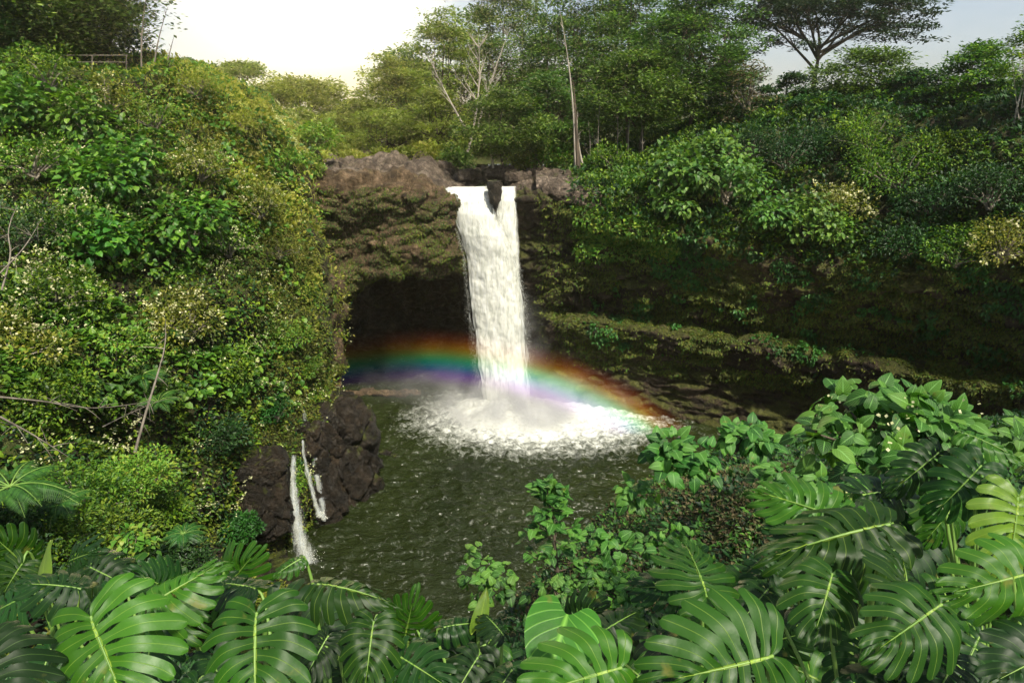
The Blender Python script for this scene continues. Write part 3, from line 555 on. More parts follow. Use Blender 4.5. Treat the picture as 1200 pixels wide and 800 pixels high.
for i in range(34):
    u = gg.uniform(385, 690); Yb = gg.uniform(72.5, 88) + (2 if u > 620 else 0)
    if abs(u - 562) < 46 and Yb < 80: Yb += 9
    z0 = -6.9 + .03 * (Yb - 72) - (0 if u < 520 else .5); s = gg.uniform(.5, 1.35); x = (u - 600) / 800 * Yb * .99
    blob('lava_boulder', np.array([x, Yb, z0]), np.array([s * 1.3, s, s * .6]), 'bed', 'rounded brown lava boulder on the riverbed above the waterfall', 'boulder', 'lava boulders on the riverbed', seed=30 + i, nu=22, nv=28)
blob('lip_rock', P(580, 229, 70.9) + [0, 0, 0.], np.array([.36, .5, 1.5]), 'wet', 'dark wedge of rock splitting the waterfall at its lip', 'rock', seed=3, nu=40, nv=50, top=2.6)
blob('lava_ledge', P(440, 461, 75) + [0, 0, .1], np.array([5.5, .8, .28]), 'overhang', 'low brown rock bar lying at the waterline inside the cave', 'rock', seed=6, nu=40, nv=80)
gg = np.random.default_rng(12)
for i, (u, v, s) in enumerate([(452,533,.5),(462,536,.35),(330,668,.9),(318,655,1.0),(308,672,.8),(322,690,1.),(300,690,.9),(340,610,.9)]):
    blob('shore_rock', Pz(u, v, WZ) + [0, 0, .1], np.array([s * 1.2, s, s * .7]), 'wet', ['small dark rock breaking the water right of the rock knob', 'second, smaller dark rock breaking the water beside the knob', 'dark wet boulder at the foot of the widest side cascade', 'dark boulder just left of the widest side cascade foot', 'dark boulder furthest left along the pool edge', 'low dark boulder nearest the viewer at the pool edge', 'dark boulder under the hill foot, lower left of the cascades', 'dark boulder under the upper part of the widest side cascade'][i], 'boulder', 'wet boulders at the pool edge', seed=60 + i, nu=24, nv=30)

# ================================================================== WATERFALL
def fall_stream(b, keys, seed, nv=260, nu=64, bulge=1.0, amp=.17):
    k = np.array(keys, float); vv = np.linspace(k[0, 0], k[-1, 0], nv); ul = np.interp(vv, k[:, 0], k[:, 1]); ur = np.interp(vv, k[:, 0], k[:, 2]); YY = np.interp(vv, k[:, 0], k[:, 3])
    s = np.linspace(-1, 1, nu); V = np.zeros((nv, nu, 3))
    for i in range(nv):
        a, c2 = P(ul[i], vv[i], YY[i]), P(ur[i], vv[i], YY[i]); hw = (c2[0] - a[0]) / 2; c0 = (a + c2) / 2
        V[i, :, 0] = c0[0] + hw * 1.1 * s; V[i, :, 1] = c0[1] - bulge * np.sqrt(1 - s ** 2 * .98) + bulge * .3; V[i, :, 2] = c0[2]
    t = (vv - vv[0]) / (vv[-1] - vv[0]); amp_ = amp * np.clip(.2 + t * 2, 0, 1)[:, None]
    d = fbm(V * [1.0, .5, .36], 5, seed, .5); e = fbm(V * [.6, .3, .6] + 9, 4, seed + 7)
    V[..., 1] -= amp_ * d * 1.7 + amp_ * 1.1 * e; ed = np.abs(s)[None] ** 3 * np.sign(s)[None]
    V[..., 0] += ed * amp_ * 1.0 * fbm(np.stack([V[..., 2] * .9, V[..., 2] * 0 + seed + (s[None] > 0), V[..., 2] * 0], -1), 4, seed + 3)
    UV = np.stack([np.ones((nv, 1)) * (s[None] * .5 + .5), t[:, None] * np.ones((1, nu))], -1); b.add(V, gridfaces(nv, nu), UV); return V
wf = thing('waterfall', Pz(597, 478, WZ), 'tall white waterfall in two streams merging over the dark cliff lip into the pool', 'waterfall')
b = MB()
VL = fall_stream(b, [(218,521,571,74.0),(222,522,572,72.5),(235,527,576,71.6),(250,532,581,71.2),(275,540,592,71.0),(300,547,602,71.3),(350,553,611,71.3),(400,559,614,71.3),(440,564,618,71.3),(482,568,622,71.3)], 3)
VR = fall_stream(b, [(218,582,604,74.0),(222,583,604,72.6),(235,583,605,72.0),(260,582,606,71.7),(300,584,608,71.5),(350,585,611,71.4),(420,590,615,72)], 8, nu=40, bulge=.7)
b.build('stream', M['fall'], wf)
gg = np.random.default_rng(5); b = MB()
def strands(b, V, n, g, wmax=.09, lmax=4.5, edge=True, spread=.35):
    nv, nu = V.shape[:2]
    for i in range(n):
        j0 = int(g.random() ** .8 * (nv - 30)); L_ = int(g.uniform(8, lmax * 8)); j1 = min(nv - 1, j0 + L_)
        c_ = (g.choice([4, nu - 5]) if g.random() < .6 else g.integers(0, nu)) if edge else g.integers(0, nu)
        q = V[np.linspace(j0, j1, 6).astype(int), c_].copy(); t = j0 / nv
        side = 1 if c_ > nu / 2 else -1
        q[:, 0] += side * abs(g.normal(0, 1)) * spread * (.12 + t * .8) * (.6 + .4 * np.linspace(0, 1, 6)) ; q[:, 1] += g.normal(0, .3) - .25; w_ = g.uniform(.03, wmax) * np.array([.1, .8, 1, .9, .5, .05])
        b.add(np.stack([q - [1, 0, 0] * w_[:, None], q + [1, .1, 0] * w_[:, None]], 1), gridfaces(6, 2))
strands(b, VL, 240, gg, wmax=.035, lmax=2.2, spread=.2); strands(b, VR, 140, gg, wmax=.035, lmax=2.2, spread=.18)
b.build('falling_strand', M['veil'], wf)['kind'] = 'stuff'
b = MB(); n = 6000; t = gg.random(n); j = (t * 259).astype(int); sd = gg.choice([0, 63], n); q = VL[j, sd].copy(); sg = np.where(sd > 0, 1, -1)
q[:, 0] += sg * np.abs(gg.normal(0, 1, n)) * (.08 + .32 * t); q[:, 1] -= gg.random(n) * .8; leaves(b, q, rnd(n, gg), rnd(n, gg), gg.uniform(.02, .06, n), T_quad(.9))
n = 4500; c = Pz(600, 488, WZ); a = gg.random(n) * 6.28; rr = 1.5 + 6 * gg.random(n) ** 1.3; q = np.stack([c[0] + np.cos(a) * rr * 1.2, c[1] + np.sin(a) * rr * .8, WZ + .1 + np.abs(gg.normal(0, 1, n)) * np.clip(1.9 - rr * .16, .15, 2)], -1)
leaves(b, q, rnd(n, gg), rnd(n, gg), gg.uniform(.02, .055, n), T_quad(.9)); b.build('spray_drop', M['foam'], wf)['kind'] = 'stuff'
# churning foam mound where it lands
n1, n2 = 90, 200; rr = np.linspace(0, 1, n1)[:, None] ** .9; a = np.linspace(0, 2 * np.pi, n2, endpoint=False)[None]; R_ = 7.6 * (1 + .18 * fbm(np.stack([np.cos(a), np.sin(a), a * 0], -1) * 1.6, 3, 2))
c = Pz(598, 484, WZ); Xf = c[0] + R_ * rr * np.cos(a) * 1.12; Yf = c[1] - .5 + R_ * rr * np.sin(a) * .78; Pf = np.stack([Xf, Yf, Xf * 0], -1)
Zf = WZ + (1 - rr ** 1.5) * 1.3 + np.clip(1.1 - rr, 0, 1) * (1.0 * np.abs(fbm(Pf * .55, 4, 3)) + .5 * np.abs(fbm(Pf * 1.7, 3, 5))) - .22 * rr ** 3 - .05
b = MB(); b.add(np.stack([Xf, Yf, Zf], -1), gridfaces(n1, n2, True)); b.build('foam', M['foam'], wf)
# small side cascades
def cascade(label, keys, seed, n=90):
    k = keys; root = thing('side_cascade', P(k[-1][0], k[-1][1], k[-1][3]), label, 'cascade', 'small side cascades on the left shore'); g = np.random.default_rng(seed)
    kk = np.array(k, float); b = MB()
    for q in range(3):
        t = np.linspace(0, 1, 60); u_, v_, w_, y_ = [np.interp(t, np.linspace(0, 1, len(k)), kk[:, c]) for c in (0, 1, 2, 3)]; w_ = w_ * 1.9; c_ = np.linspace(-1, 1, 12)
        V = np.array([[P(a + s_ * ww * .5, b_, y) for s_ in c_] for a, b_, y, ww in zip(u_, v_, y_, w_)]); V[..., 1] += -.3 * (1 - c_[None] ** 2) - .12 * q; V[..., 0] += .12 * fbm(np.stack([V[..., 2] * 1.2, V[..., 2] * 0 + q, V[..., 0] * 0 + seed], -1), 3, seed + q); V[..., 1] += .15 * fbm(V * 2, 3, seed)
        b.add(V, gridfaces(60, 12), np.stack([np.ones((60, 1)) * (c_[None] * .5 + .5), t[:, None] * np.ones((1, 12))], -1))
    b.build('stream', M['cascade'], root); b = MB(); m = 240; e = P(k[-1][0], k[-1][1], k[-1][3]); w_ = k[-1][2] / 16
    q = e + g.normal(0, 1, (m, 3)) * [.35 * w_, .35 * w_, .15 * w_] + [0, -.2, .15]; leaves(b, q, rnd(m, g), rnd(m, g), g.uniform(.03, .1, m), T_quad(.9)); b.build('splash', M['foam'], root)['kind'] = 'stuff'; return root
cascade('widest small white cascade fanning down to the pool, leftmost at the pool edge', [(346,530,5,46.6),(344,560,8,45.8),(347,590,12,45.0),(353,625,17,44),(362,657,26,43.2)], 1, 380)
cascade('thin middle trickle just right of the widest side cascade', [(356,513,3,47.8),(360,545,4,47.4),(368,575,5,47),(376,602,7,46.6)], 2, 80)
cascade('thin right-hand trickle running down beside the rock knob', [(369,517,4,49.3),(371,545,7,48.9),(377,575,7,48.5),(381,606,6,48.1)], 3, 110)
cascade('short thread of water dripping from the mossy ledge above the trickles', [(357,478,2,50.3),(359,490,3,50.2),(360,502,2,50.1)], 4, 20)
cascade('tiny faint cascade half hidden by bushes left of the rocky outcrops', [(205,570,3,36.6),(210,584,4,36.3),(213,598,4,36)], 5, 30)

# rainbow: an arc standing in the spray, cut off by the water below it
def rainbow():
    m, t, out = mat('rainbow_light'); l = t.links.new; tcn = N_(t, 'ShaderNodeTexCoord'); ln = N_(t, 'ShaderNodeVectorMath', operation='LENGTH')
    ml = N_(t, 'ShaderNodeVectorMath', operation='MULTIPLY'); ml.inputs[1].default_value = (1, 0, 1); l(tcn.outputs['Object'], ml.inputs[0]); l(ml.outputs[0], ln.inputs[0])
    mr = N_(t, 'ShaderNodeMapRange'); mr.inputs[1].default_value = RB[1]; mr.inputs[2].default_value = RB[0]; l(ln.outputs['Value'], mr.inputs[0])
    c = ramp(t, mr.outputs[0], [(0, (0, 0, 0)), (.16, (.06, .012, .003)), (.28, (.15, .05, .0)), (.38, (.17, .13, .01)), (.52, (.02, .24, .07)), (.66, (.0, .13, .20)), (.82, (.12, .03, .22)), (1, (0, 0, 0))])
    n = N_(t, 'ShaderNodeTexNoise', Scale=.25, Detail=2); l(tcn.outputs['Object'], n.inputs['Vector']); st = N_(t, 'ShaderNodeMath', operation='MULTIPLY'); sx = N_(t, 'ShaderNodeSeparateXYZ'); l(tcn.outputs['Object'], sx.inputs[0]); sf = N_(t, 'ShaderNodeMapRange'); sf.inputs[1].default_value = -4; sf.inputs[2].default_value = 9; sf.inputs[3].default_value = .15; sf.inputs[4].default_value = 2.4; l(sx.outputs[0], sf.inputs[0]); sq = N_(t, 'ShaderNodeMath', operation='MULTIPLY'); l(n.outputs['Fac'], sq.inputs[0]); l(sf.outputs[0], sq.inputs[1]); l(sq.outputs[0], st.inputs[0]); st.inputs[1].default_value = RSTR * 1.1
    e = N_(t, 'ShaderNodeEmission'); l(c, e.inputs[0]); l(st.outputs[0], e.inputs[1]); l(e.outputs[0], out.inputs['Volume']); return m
cen = P(500, 862, 66.5); cen = np.array([cen[0], 67., 0]); 
apex = P(492, 386, 65); pr_ = P(792, 486, 65)
# circle through apex with centre on x of apex and passing the right foot
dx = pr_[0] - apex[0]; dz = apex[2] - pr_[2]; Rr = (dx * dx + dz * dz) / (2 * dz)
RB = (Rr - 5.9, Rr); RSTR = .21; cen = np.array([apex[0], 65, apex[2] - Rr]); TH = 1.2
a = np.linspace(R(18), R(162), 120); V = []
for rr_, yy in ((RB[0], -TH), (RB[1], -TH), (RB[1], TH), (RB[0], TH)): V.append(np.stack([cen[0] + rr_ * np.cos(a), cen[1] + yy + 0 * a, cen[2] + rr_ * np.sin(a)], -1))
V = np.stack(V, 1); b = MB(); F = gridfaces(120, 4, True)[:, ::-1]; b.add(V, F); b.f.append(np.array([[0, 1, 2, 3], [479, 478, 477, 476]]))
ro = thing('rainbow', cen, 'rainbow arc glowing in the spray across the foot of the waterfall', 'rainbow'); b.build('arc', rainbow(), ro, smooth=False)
# mist
def mistmat(name, dens, c, r, sc=.22, col=(.93, .93, .95)):
    m, t, out = mat(name); l = t.links.new; g = N_(t, 'ShaderNodeNewGeometry'); sb = N_(t, 'ShaderNodeVectorMath', operation='SUBTRACT'); sb.inputs[1].default_value = c; l(g.outputs['Position'], sb.inputs[0])
    dv = N_(t, 'ShaderNodeVectorMath', operation='DIVIDE'); dv.inputs[1].default_value = r; l(sb.outputs[0], dv.inputs[0]); ln = N_(t, 'ShaderNodeVectorMath', operation='LENGTH'); l(dv.outputs[0], ln.inputs[0])
    n = N_(t, 'ShaderNodeTexNoise', Scale=sc, Detail=4, Roughness=.6, Distortion=.6); l(g.outputs['Position'], n.inputs['Vector'])
    f = N_(t, 'ShaderNodeMapRange'); f.inputs[1].default_value = 1; f.inputs[2].default_value = .15; l(ln.outputs['Value'], f.inputs[0])
    nn = N_(t, 'ShaderNodeMapRange'); nn.inputs[1].default_value = .36; nn.inputs[2].default_value = .68; l(n.outputs['Fac'], nn.inputs[0])
    p_ = N_(t, 'ShaderNodeMath', operation='MULTIPLY'); l(f.outputs[0], p_.inputs[0]); l(f.outputs[0], p_.inputs[1])
    x = N_(t, 'ShaderNodeMath', operation='MULTIPLY'); l(p_.outputs[0], x.inputs[0]); l(nn.outputs[0], x.inputs[1]); x2 = N_(t, 'ShaderNodeMath', operation='MULTIPLY'); l(x.outputs[0], x2.inputs[0]); x2.inputs[1].default_value = dens
    v = N_(t, 'ShaderNodeVolumePrincipled'); v.inputs['Color'].default_value = (*col, 1); v.inputs['Anisotropy'].default_value = .1; l(x2.outputs[0], v.inputs['Density']); l(v.outputs[0], out.inputs['Volume']); return m
def mist(label, c, r, dens, sc=.22):
    th = np.linspace(0, np.pi, 14)[:, None]; ph = np.linspace(0, 2 * np.pi, 24, endpoint=False)[None]; V = np.stack([np.sin(th) * np.cos(ph), np.sin(th) * np.sin(ph), np.cos(th) * np.ones_like(ph)], -1) * r + c
    b = MB(); b.add(V, gridfaces(14, 24, True)); o = b.build('mist', mistmat('mist', dens, tuple(c), tuple(r), sc)); tag(o, label, 'mist', None, 'stuff')
mist('white mist rising where the waterfall hits the pool', Pz(612, 488, WZ) + [0, -.7, .4], np.array([14.5, 7.5, 5.4]), 1.5)
mist('thin spray drifting beside the lower half of the waterfall', Pz(600, 478, WZ) + [0, -.3, 7.0], np.array([5.5, 3.0, 9]), .3)
mist('faint spray hanging over the water in the cave mouth', Pz(500, 468, WZ) + [0, 0, 1.5], np.array([12, 5, 4.5]), .10)

# ================================================================== VEGETATION: ground cover
def cover(name, surf, n, mask, leaf, T, size, lift, seed, up=.6, down=0, label=None, jit=.5, smooth=False):
    g = np.random.default_rng(seed); p, nn = surf.sample(n, mask, seed)
    cl_ = fbm(p * .55, 3, seed); p = p + nn * (lift[0] + (lift[1] - lift[0]) * g.random((n, 1)) * np.clip(.6 + 1.1 * cl_[:, None], .1, 1.5))
    D = nrm(nn * .6 + jit * rnd(n, g) + [0, 0, -down]); Nn = nrm(nn * .5 + [0, 0, up] + .35 * rnd(n, g))
    mb = MB(); leaves(mb, p, D, Nn, (size[0] + (size[1] - size[0]) * g.random(n) ** 1.5), T); o = mb.build(name, M[leaf], None, smooth); tag(o, label, None, None, 'stuff'); return o
def px(V): return proj(V)
def sm(x, a, b): t = np.clip((x - a) / (b - a), 0, 1); return t * t * (3 - 2 * t)
infr = lambda V: ((px(V)[0] > -90) & (px(V)[0] < 1290) & (px(V)[1] > -40) & (px(V)[1] < 860) & (px(V)[2] > 1)) * 1. + .02
def edge(V): U, v, z = px(V); return sm(U - (360 + 0 * v), -110, 10) * sm(v, 200, 300)       # the mossy right flank of the hill
but = lambda V: 1 - .95 * sm(px(V)[0] - (350 + .15 * np.clip(px(V)[1] - 205, 0, 300)), -10, 12) * (fbm(V * .5, 3, 66) < .42)
clump = lambda V, s, k=.35: (fbm(V * k, 3, s) > 0) * 1.
zsc = lambda V: (60 / np.clip(px(V)[2], 15, 90)) ** 1.0
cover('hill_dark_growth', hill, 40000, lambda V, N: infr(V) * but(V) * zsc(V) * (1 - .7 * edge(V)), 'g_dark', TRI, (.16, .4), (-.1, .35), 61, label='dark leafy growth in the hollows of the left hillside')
cover('hill_undergrowth', hill, 42000, lambda V, N: infr(V) * but(V) * zsc(V) * (1 - .8 * edge(V)) * (px(V)[1] < 640), 'g_small', TRI, (.16, .42), (0, .9), 1, label='dense small-leaved undergrowth covering the left hillside')
cover('hill_broad_leaves', hill, 16000, lambda V, N: infr(V) * but(V) * zsc(V) * (1 - edge(V)) * (.08 + clump(V, 5, .16)) * (px(V)[1] < 470), 'g_big', OVALW, (.25, .6), (.3, 1.3), 2, label='broad green leaves spreading over the left hillside', up=.9, down=.25)
cover('hill_olive_scrub', hill, 30000, lambda V, N: infr(V) * but(V) * (.15 + clump(V, 8, .2)) * (.25 + .9 * sm(px(V)[0], 120, 330)), 'g_olive', TRI, (.1, .3), (0, .8), 3, label='olive scrub on the right shoulder of the left hill')
cover('hill_moss', hill, 90000, lambda V, N: infr(V) * but(V) * (1 - .93 * sm(px(V)[1], 505, 535) * (px(V)[0] > 285)) * (.01 + edge(V)) * (.45 + clump(V, 4, .5)), 'moss', TRI, (.1, .28), (0, .3), 4, down=.8, label='hanging moss and tiny ferns on the flank of the left hill')
cover('hill_bright_moss', hill, 16000, lambda V, N: infr(V) * but(V) * (.0 + edge(V)) * (fbm(V * .3, 3, 77) > .18), 'g_lime', TRI, (.1, .24), (.1, .5), 14, down=.6, label='bright green fern patches on the flank of the left hill')
cover('hill_top_grass', hill, 60000, lambda V, N: infr(V) * but(V) * sm(px(V)[0], 120, 280) * (1 - sm(px(V)[1] - (px(V)[0] - 200) * .9, 120, 230)), 'g_gold', BLADE, (.4, 1.1), (-.1, .25), 5, up=1.2, jit=.9, label='glow-painted golden grass along the crest of the left hill')
cover('hill_crest_scrub', hill, 26000, lambda V, N: infr(V) * but(V) * sm(px(V)[0], 130, 300) * (1 - sm(px(V)[1] - (px(V)[0] - 200) * .9, 90, 220)), 'g_gold', TRI, (.16, .42), (.2, 1.1), 55, label='glow-painted yellow-green scrub on the crest of the left hill')
cover('hill_flowers', hill, 8000, lambda V, N: infr(V) * but(V) * (fbm(V * .28, 3, 18) > .08) * (1 - edge(V) * .6) * ((fbm(V * 1.6, 2, 28) > .12) * 1. + .03) * (px(V)[1] < 600) * (px(V)[1] > 120), 'flower', T_quad(.9), (.07, .15), (.8, 1.5), 6, label='cream flower clusters scattered through the hillside shrubs')
# right bank slope and wall
rt = Surf.__new__(Surf); rt.V = cl.V[:rrow + 8, cc(10.4):]; rt.N = cl.N[:rrow + 8, cc(10.4):]
rwall = Surf.__new__(Surf); rwall.V = cl.V[rrow - 4:, cc(9.2):]; rwall.N = cl.N[rrow - 4:, cc(9.2):]
over = Surf.__new__(Surf); over.V = cl.V[rrow:rr4, :cc(7.2)]; over.N = cl.N[rrow:rr4, :cc(7.2)]
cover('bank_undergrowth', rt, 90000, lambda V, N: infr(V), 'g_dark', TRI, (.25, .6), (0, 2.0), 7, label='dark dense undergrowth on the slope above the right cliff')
cover('bank_green_leaves', rt, 34000, lambda V, N: infr(V) * clump(V, 9, .14), 'g_small', TRI, (.25, .55), (.4, 2.4), 8, label='mid green leafy growth on the slope above the right cliff')
cover('wall_moss', rwall, 125000, lambda V, N: infr(V) * (.06 + (fbm(V * .3, 3, 6) > -.05)) * (V[..., 2] > -27) * sm(px(V)[0], 600, 720) * (.25 + 1.2 * np.clip(N[..., 2] + .3, 0, 1)), 'moss', TRI, (.12, .36), (0, .3), 9, down=1.0, label='moss and short hanging grass on the right cliff wall')
cover('wall_ferns', rwall, 14000, lambda V, N: infr(V) * (fbm(V * .35, 3, 16) > .15) * (V[..., 2] > -24) * (px(V)[0] > 690), 'g_fern', TRI, (.2, .5), (.05, .5), 10, down=.7, label='small ferns and creepers clinging to the right cliff wall')
cover('overhang_dry_roots', over, 26000, lambda V, N: infr(V) * (.1 + (fbm(V * [.8, .8, .2], 3, 27) > .0)) * (V[..., 2] < -7), 'g_dry', TRI, (.08, .28), (0, .2), 31, down=1.6, label='dry brown roots hanging on the rock overhang above the cave')
cover('overhang_moss', over, 26000, lambda V, N: infr(V) * (.10 + (fbm(V * [.5, .5, .28], 3, 26) > -.02)) * (V[..., 2] < -6.8), 'moss', TRI, (.09, .26), (0, .22), 11, down=1.3, label='moss hanging on the brown rock overhang above the cave')
cover('shoulder_greens', rwall, 9000, lambda V, N: infr(V) * (np.abs(px(V)[0] - 735) < 60) * (px(V)[1] < 300), 'g_lime', TRI, (.2, .5), (.1, .7), 12, down=.3, label='light green creepers beside the bare grey rock right of the falls')
# near bank
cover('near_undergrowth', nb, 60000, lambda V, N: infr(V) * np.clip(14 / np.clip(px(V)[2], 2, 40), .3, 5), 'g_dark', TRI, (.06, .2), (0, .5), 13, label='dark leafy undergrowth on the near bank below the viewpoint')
cover('near_dry_vines', nb, 46000, lambda V, N: infr(V) * (px(V)[0] > 600) * (px(V)[0] < 930) * (px(V)[1] < 720) * (.2 + (fbm(V * .9, 3, 36) > -.05)), 'g_dry', TRI, (.035, .11), (.05, .7), 15, label='brown withered vines on the near bank right of the young tree')
cover('near_green_vines', nb, 11000, lambda V, N: infr(V) * (px(V)[0] > 640) * (px(V)[1] < 760) * (.1 + (fbm(V * .8, 3, 37) > 0)), 'heart', TRI, (.05, .13), (.2, .65), 16, label='small green creeper leaves over the near bank')

# ================================================================== trees of the far bank
GZ = lambda Y: -6.4 + (Y - 85) * .02
def tp(u, vtop, vbase, Y): b_ = P(u, vbase, Y); t_ = P(u, vtop, Y); return b_, t_[2] - b_[2]
def T(label, u, vtop, vbase, Y, wpx, **k):
    b_, H = tp(u, vtop, vbase, Y); Rx = wpx / 2 / 800 * Y * .98
    return tree(label, b_, H, Rx, k.pop('Ry', Rx * .8), **k)
far = dict(leaf='g_far', group='hazy trees in the distance')
T('small hazy umbrella-crowned tree behind the crest of the left hill', 287, 74, 125, 150, 50, style='umbrella', pads=40, lpp=90, ls=.6, pr=2.6, trunk=.3, seed=1, **far)
T('wide hazy flat-topped tree right of the small one behind the left hill', 358, 90, 190, 130, 98, style='umbrella', pads=70, lpp=110, ls=.6, pr=3.2, trunk=.4, seed=2, **far)
T('low pale tree tucked under the wide hazy flat-topped tree', 345, 128, 195, 120, 80, style='round', pads=50, lpp=80, ls=.6, seed=3, **far)
T('pale yellow-green tree at the left end of the far bank forest', 425, 118, 195, 112, 72, style='round', pads=70, c0=.1, lpp=90, ls=.5, seed=4, **far)
T('hazy bushy tree standing just behind the left end of the far forest', 402, 128, 192, 125, 66, style='round', pads=50, c0=.1, lpp=80, ls=.6, seed=41, **far)
T('dome-shaped light green tree second from the left in the far forest', 465, 66, 195, 108, 96, pads=110, c0=.08, lpp=100, seed=5, leaf='g_far')
T('tall layered light green tree behind the bare branches', 525, 16, 195, 110, 116, pads=140, c0=.08, lpp=110, seed=6, leaf='g_far')
T('low bushy light green tree in front at the far forest edge', 455, 130, 196, 98, 80, style='round', pads=60, c0=0, lpp=90, ls=.4, seed=7, leaf='g_far')
T('low layered green tree left of the bare pale tree', 512, 108, 196, 96, 92, pads=70, c0=.02, lpp=100, ls=.4, seed=8, leaf='g_far')
T('tall broad tree filling the gap behind the bare pale tree', 592, -28, 195, 116, 135, pads=150, c0=.05, lpp=110, seed=9)
T('light green spreading sapling in front of the bare pale tree', 590, 106, 196, 82, 108, pads=70, c0=.22, lpp=100, ls=.34, seed=10, trunk=.14, leaf='g_tree')
T('large dense tree in the middle of the far forest', 668, -40, 200, 104, 150, pads=170, c0=.12, lpp=110, seed=11)
T('tall dark tree with layered boughs behind the two pale trunks', 730, -60, 200, 108, 140, pads=170, c0=.15, lpp=110, seed=12)
T('layered dark green tree leaning over the right end of the far forest', 800, -30, 190, 88, 128, pads=150, c0=.30, lpp=120, ls=.38, seed=13, lean=(1.5, 0))
T('dark broad-boughed tree right of the tall brown trunk', 742, 62, 195, 84, 122, pads=110, c0=.35, lpp=110, ls=.36, seed=14, nstem=2)
T('slim tree with drooping boughs between the brown trunk and the sapling', 640, 88, 200, 86, 92, pads=80, c0=.2, lpp=100, ls=.36, seed=15)
for i, (u, vt, wpx, Y) in enumerate([(485, 60, 120, 128), (560, 20, 130, 132), (640, 0, 130, 134), (715, 0, 130, 130), (785, 10, 120, 124), (845, 60, 70, 118)]):
    T('%s tree in the shaded back row of the far forest, %s' % (['rounded', 'broad', 'tall', 'dense', 'dark', 'low'][i], ['behind the dome-shaped tree', 'behind the bare branches', 'above the falls', 'above the tall pale trunk', 'behind the leaning layered tree', 'at its right end']
      [i]), u, vt, 200, Y, wpx, pads=90, c0=.0, lpp=90, ls=.65, seed=50 + i, leaf='g_dark' if i > 1 else 'g_tree', group='back row trees of the far forest')
bare('bare pale tree forking into many white branches at the forest edge', P(548, 178, 90), P(560, 40, 90), .2, 18, .42, seed=3)
bare('thin bare pale tree leaning left beside the forked one', P(545, 150, 91), P(500, 62, 91), .15, 10, .3, seed=4)
bare('slender bare pale tree rising right of the forked one', P(560, 150, 91.5), P(600, 28, 91), .15, 12, .3, seed=5)
bare('tall thin white trunk curving up to the top of the picture right of the falls', P(674, 196, 79), P(656, 12, 79), .17, 5, .12, seed=6, group='tall trunks above the falls')
bare('straight brown trunk standing at the river edge right of the falls', P(678, 198, 78), P(672, 95, 78), .30, 4, .15, 'bark', seed=7, group='tall trunks above the falls')
bare('short pale trunk close beside the straight brown trunk', P(683, 194, 79), P(677, 130, 79), .14, 2, .2, seed=8, group='tall trunks above the falls')
bare('short pale trunk under the spreading sapling', P(578, 197, 83), P(573, 130, 83), .17, 4, .2, seed=9, group='tall trunks above the falls')
for i, (u, v2) in enumerate([(700, 120), (722, 120), (738, 135), (752, 140), (690, 140)]):
    bare(['first', 'second', 'third', 'rightmost', 'closest'][i] + ' thin grey trunk in the shade right of the brown trunk', P(u, 205 - (i == 0) * 3, 82), P(u + 3 - i, v2, 82), .13, 3, .2, 'twig', seed=20 + i, group='thin grey trunks in the shade of the far forest', name='thin_trunk')
# right skyline
T('great umbrella-crowned tree spreading flat against the sky', 948, -14, 128, 104, 215, style='umbrella', pads=190, lpp=95, ls=.42, pr=2.0, trunk=.5, leaf='g_alb', seed=21, group='trees on the right skyline', flat=.12, limbs=11, lean=(.4, 0), Ry=9)
R_ = dict(group='trees on the right skyline')
T('rounded bright green tree below the great umbrella-crowned tree', 1008, 58, 165, 84, 135, pads=110, c0=.35, lpp=100, ls=.36, leaf='g_tree', seed=22, **R_)
T('dark small tree under the left side of the umbrella crown', 915, 86, 160, 86, 62, style='round', pads=50, c0=.1, lpp=90, ls=.36, leaf='g_dark', seed=23, **R_)
T('withered yellowish tree beside the layered dark tree', 872, 70, 165, 82, 60, pads=34, c0=.2, lpp=40, ls=.3, leaf='g_dry', bark='twig', seed=24, **R_)
T('layered green tree left of the thin white trunk on the right', 1118, 52, 195, 72, 104, pads=90, c0=.3, lpp=110, ls=.3, leaf='g_small', seed=25, **R_)
T('low bushy tree between the rounded tree and the layered right one', 1062, 84, 180, 78, 70, style='round', pads=60, c0=.05, lpp=100, ls=.32, leaf='g_dark', seed=26, **R_)
T('sparse tall tree with a thin white trunk at the right edge', 1182, 28, 195, 62, 90, pads=44, c0=.58, lpp=60, ls=.26, leaf='g_small', bark='pale', trunk=.13, seed=27, pr=1.1, **R_)
T('dense dark tree at the far right edge behind the white trunk', 1225, 78, 205, 66, 110, style='round', pads=80, c0=.05, lpp=100, ls=.32, leaf='g_dark', seed=28, **R_)
T('low rounded dark tree on the skyline below the umbrella trunk', 950, 112, 175, 80, 80, style='round', pads=60, c0=.0, lpp=100, ls=.34, leaf='g_dark', seed=29, **R_)
T('dark bushy tree behind the withered yellowish one', 890, 120, 185, 84, 80, style='round', pads=60, c0=.0, lpp=100, ls=.34, leaf='g_dark', seed=30, **R_)
T('low dark tree on the skyline under the rounded bright tree', 1020, 118, 180, 82, 110, style='round', pads=70, c0=.0, lpp=100, ls=.34, leaf='g_dark', seed=31, **R_)
T('low dark hedge-like tree under the layered right one', 1120, 112, 205, 74, 110, style='round', pads=70, c0=.0, lpp=100, ls=.32, leaf='g_dark', seed=32, **R_)
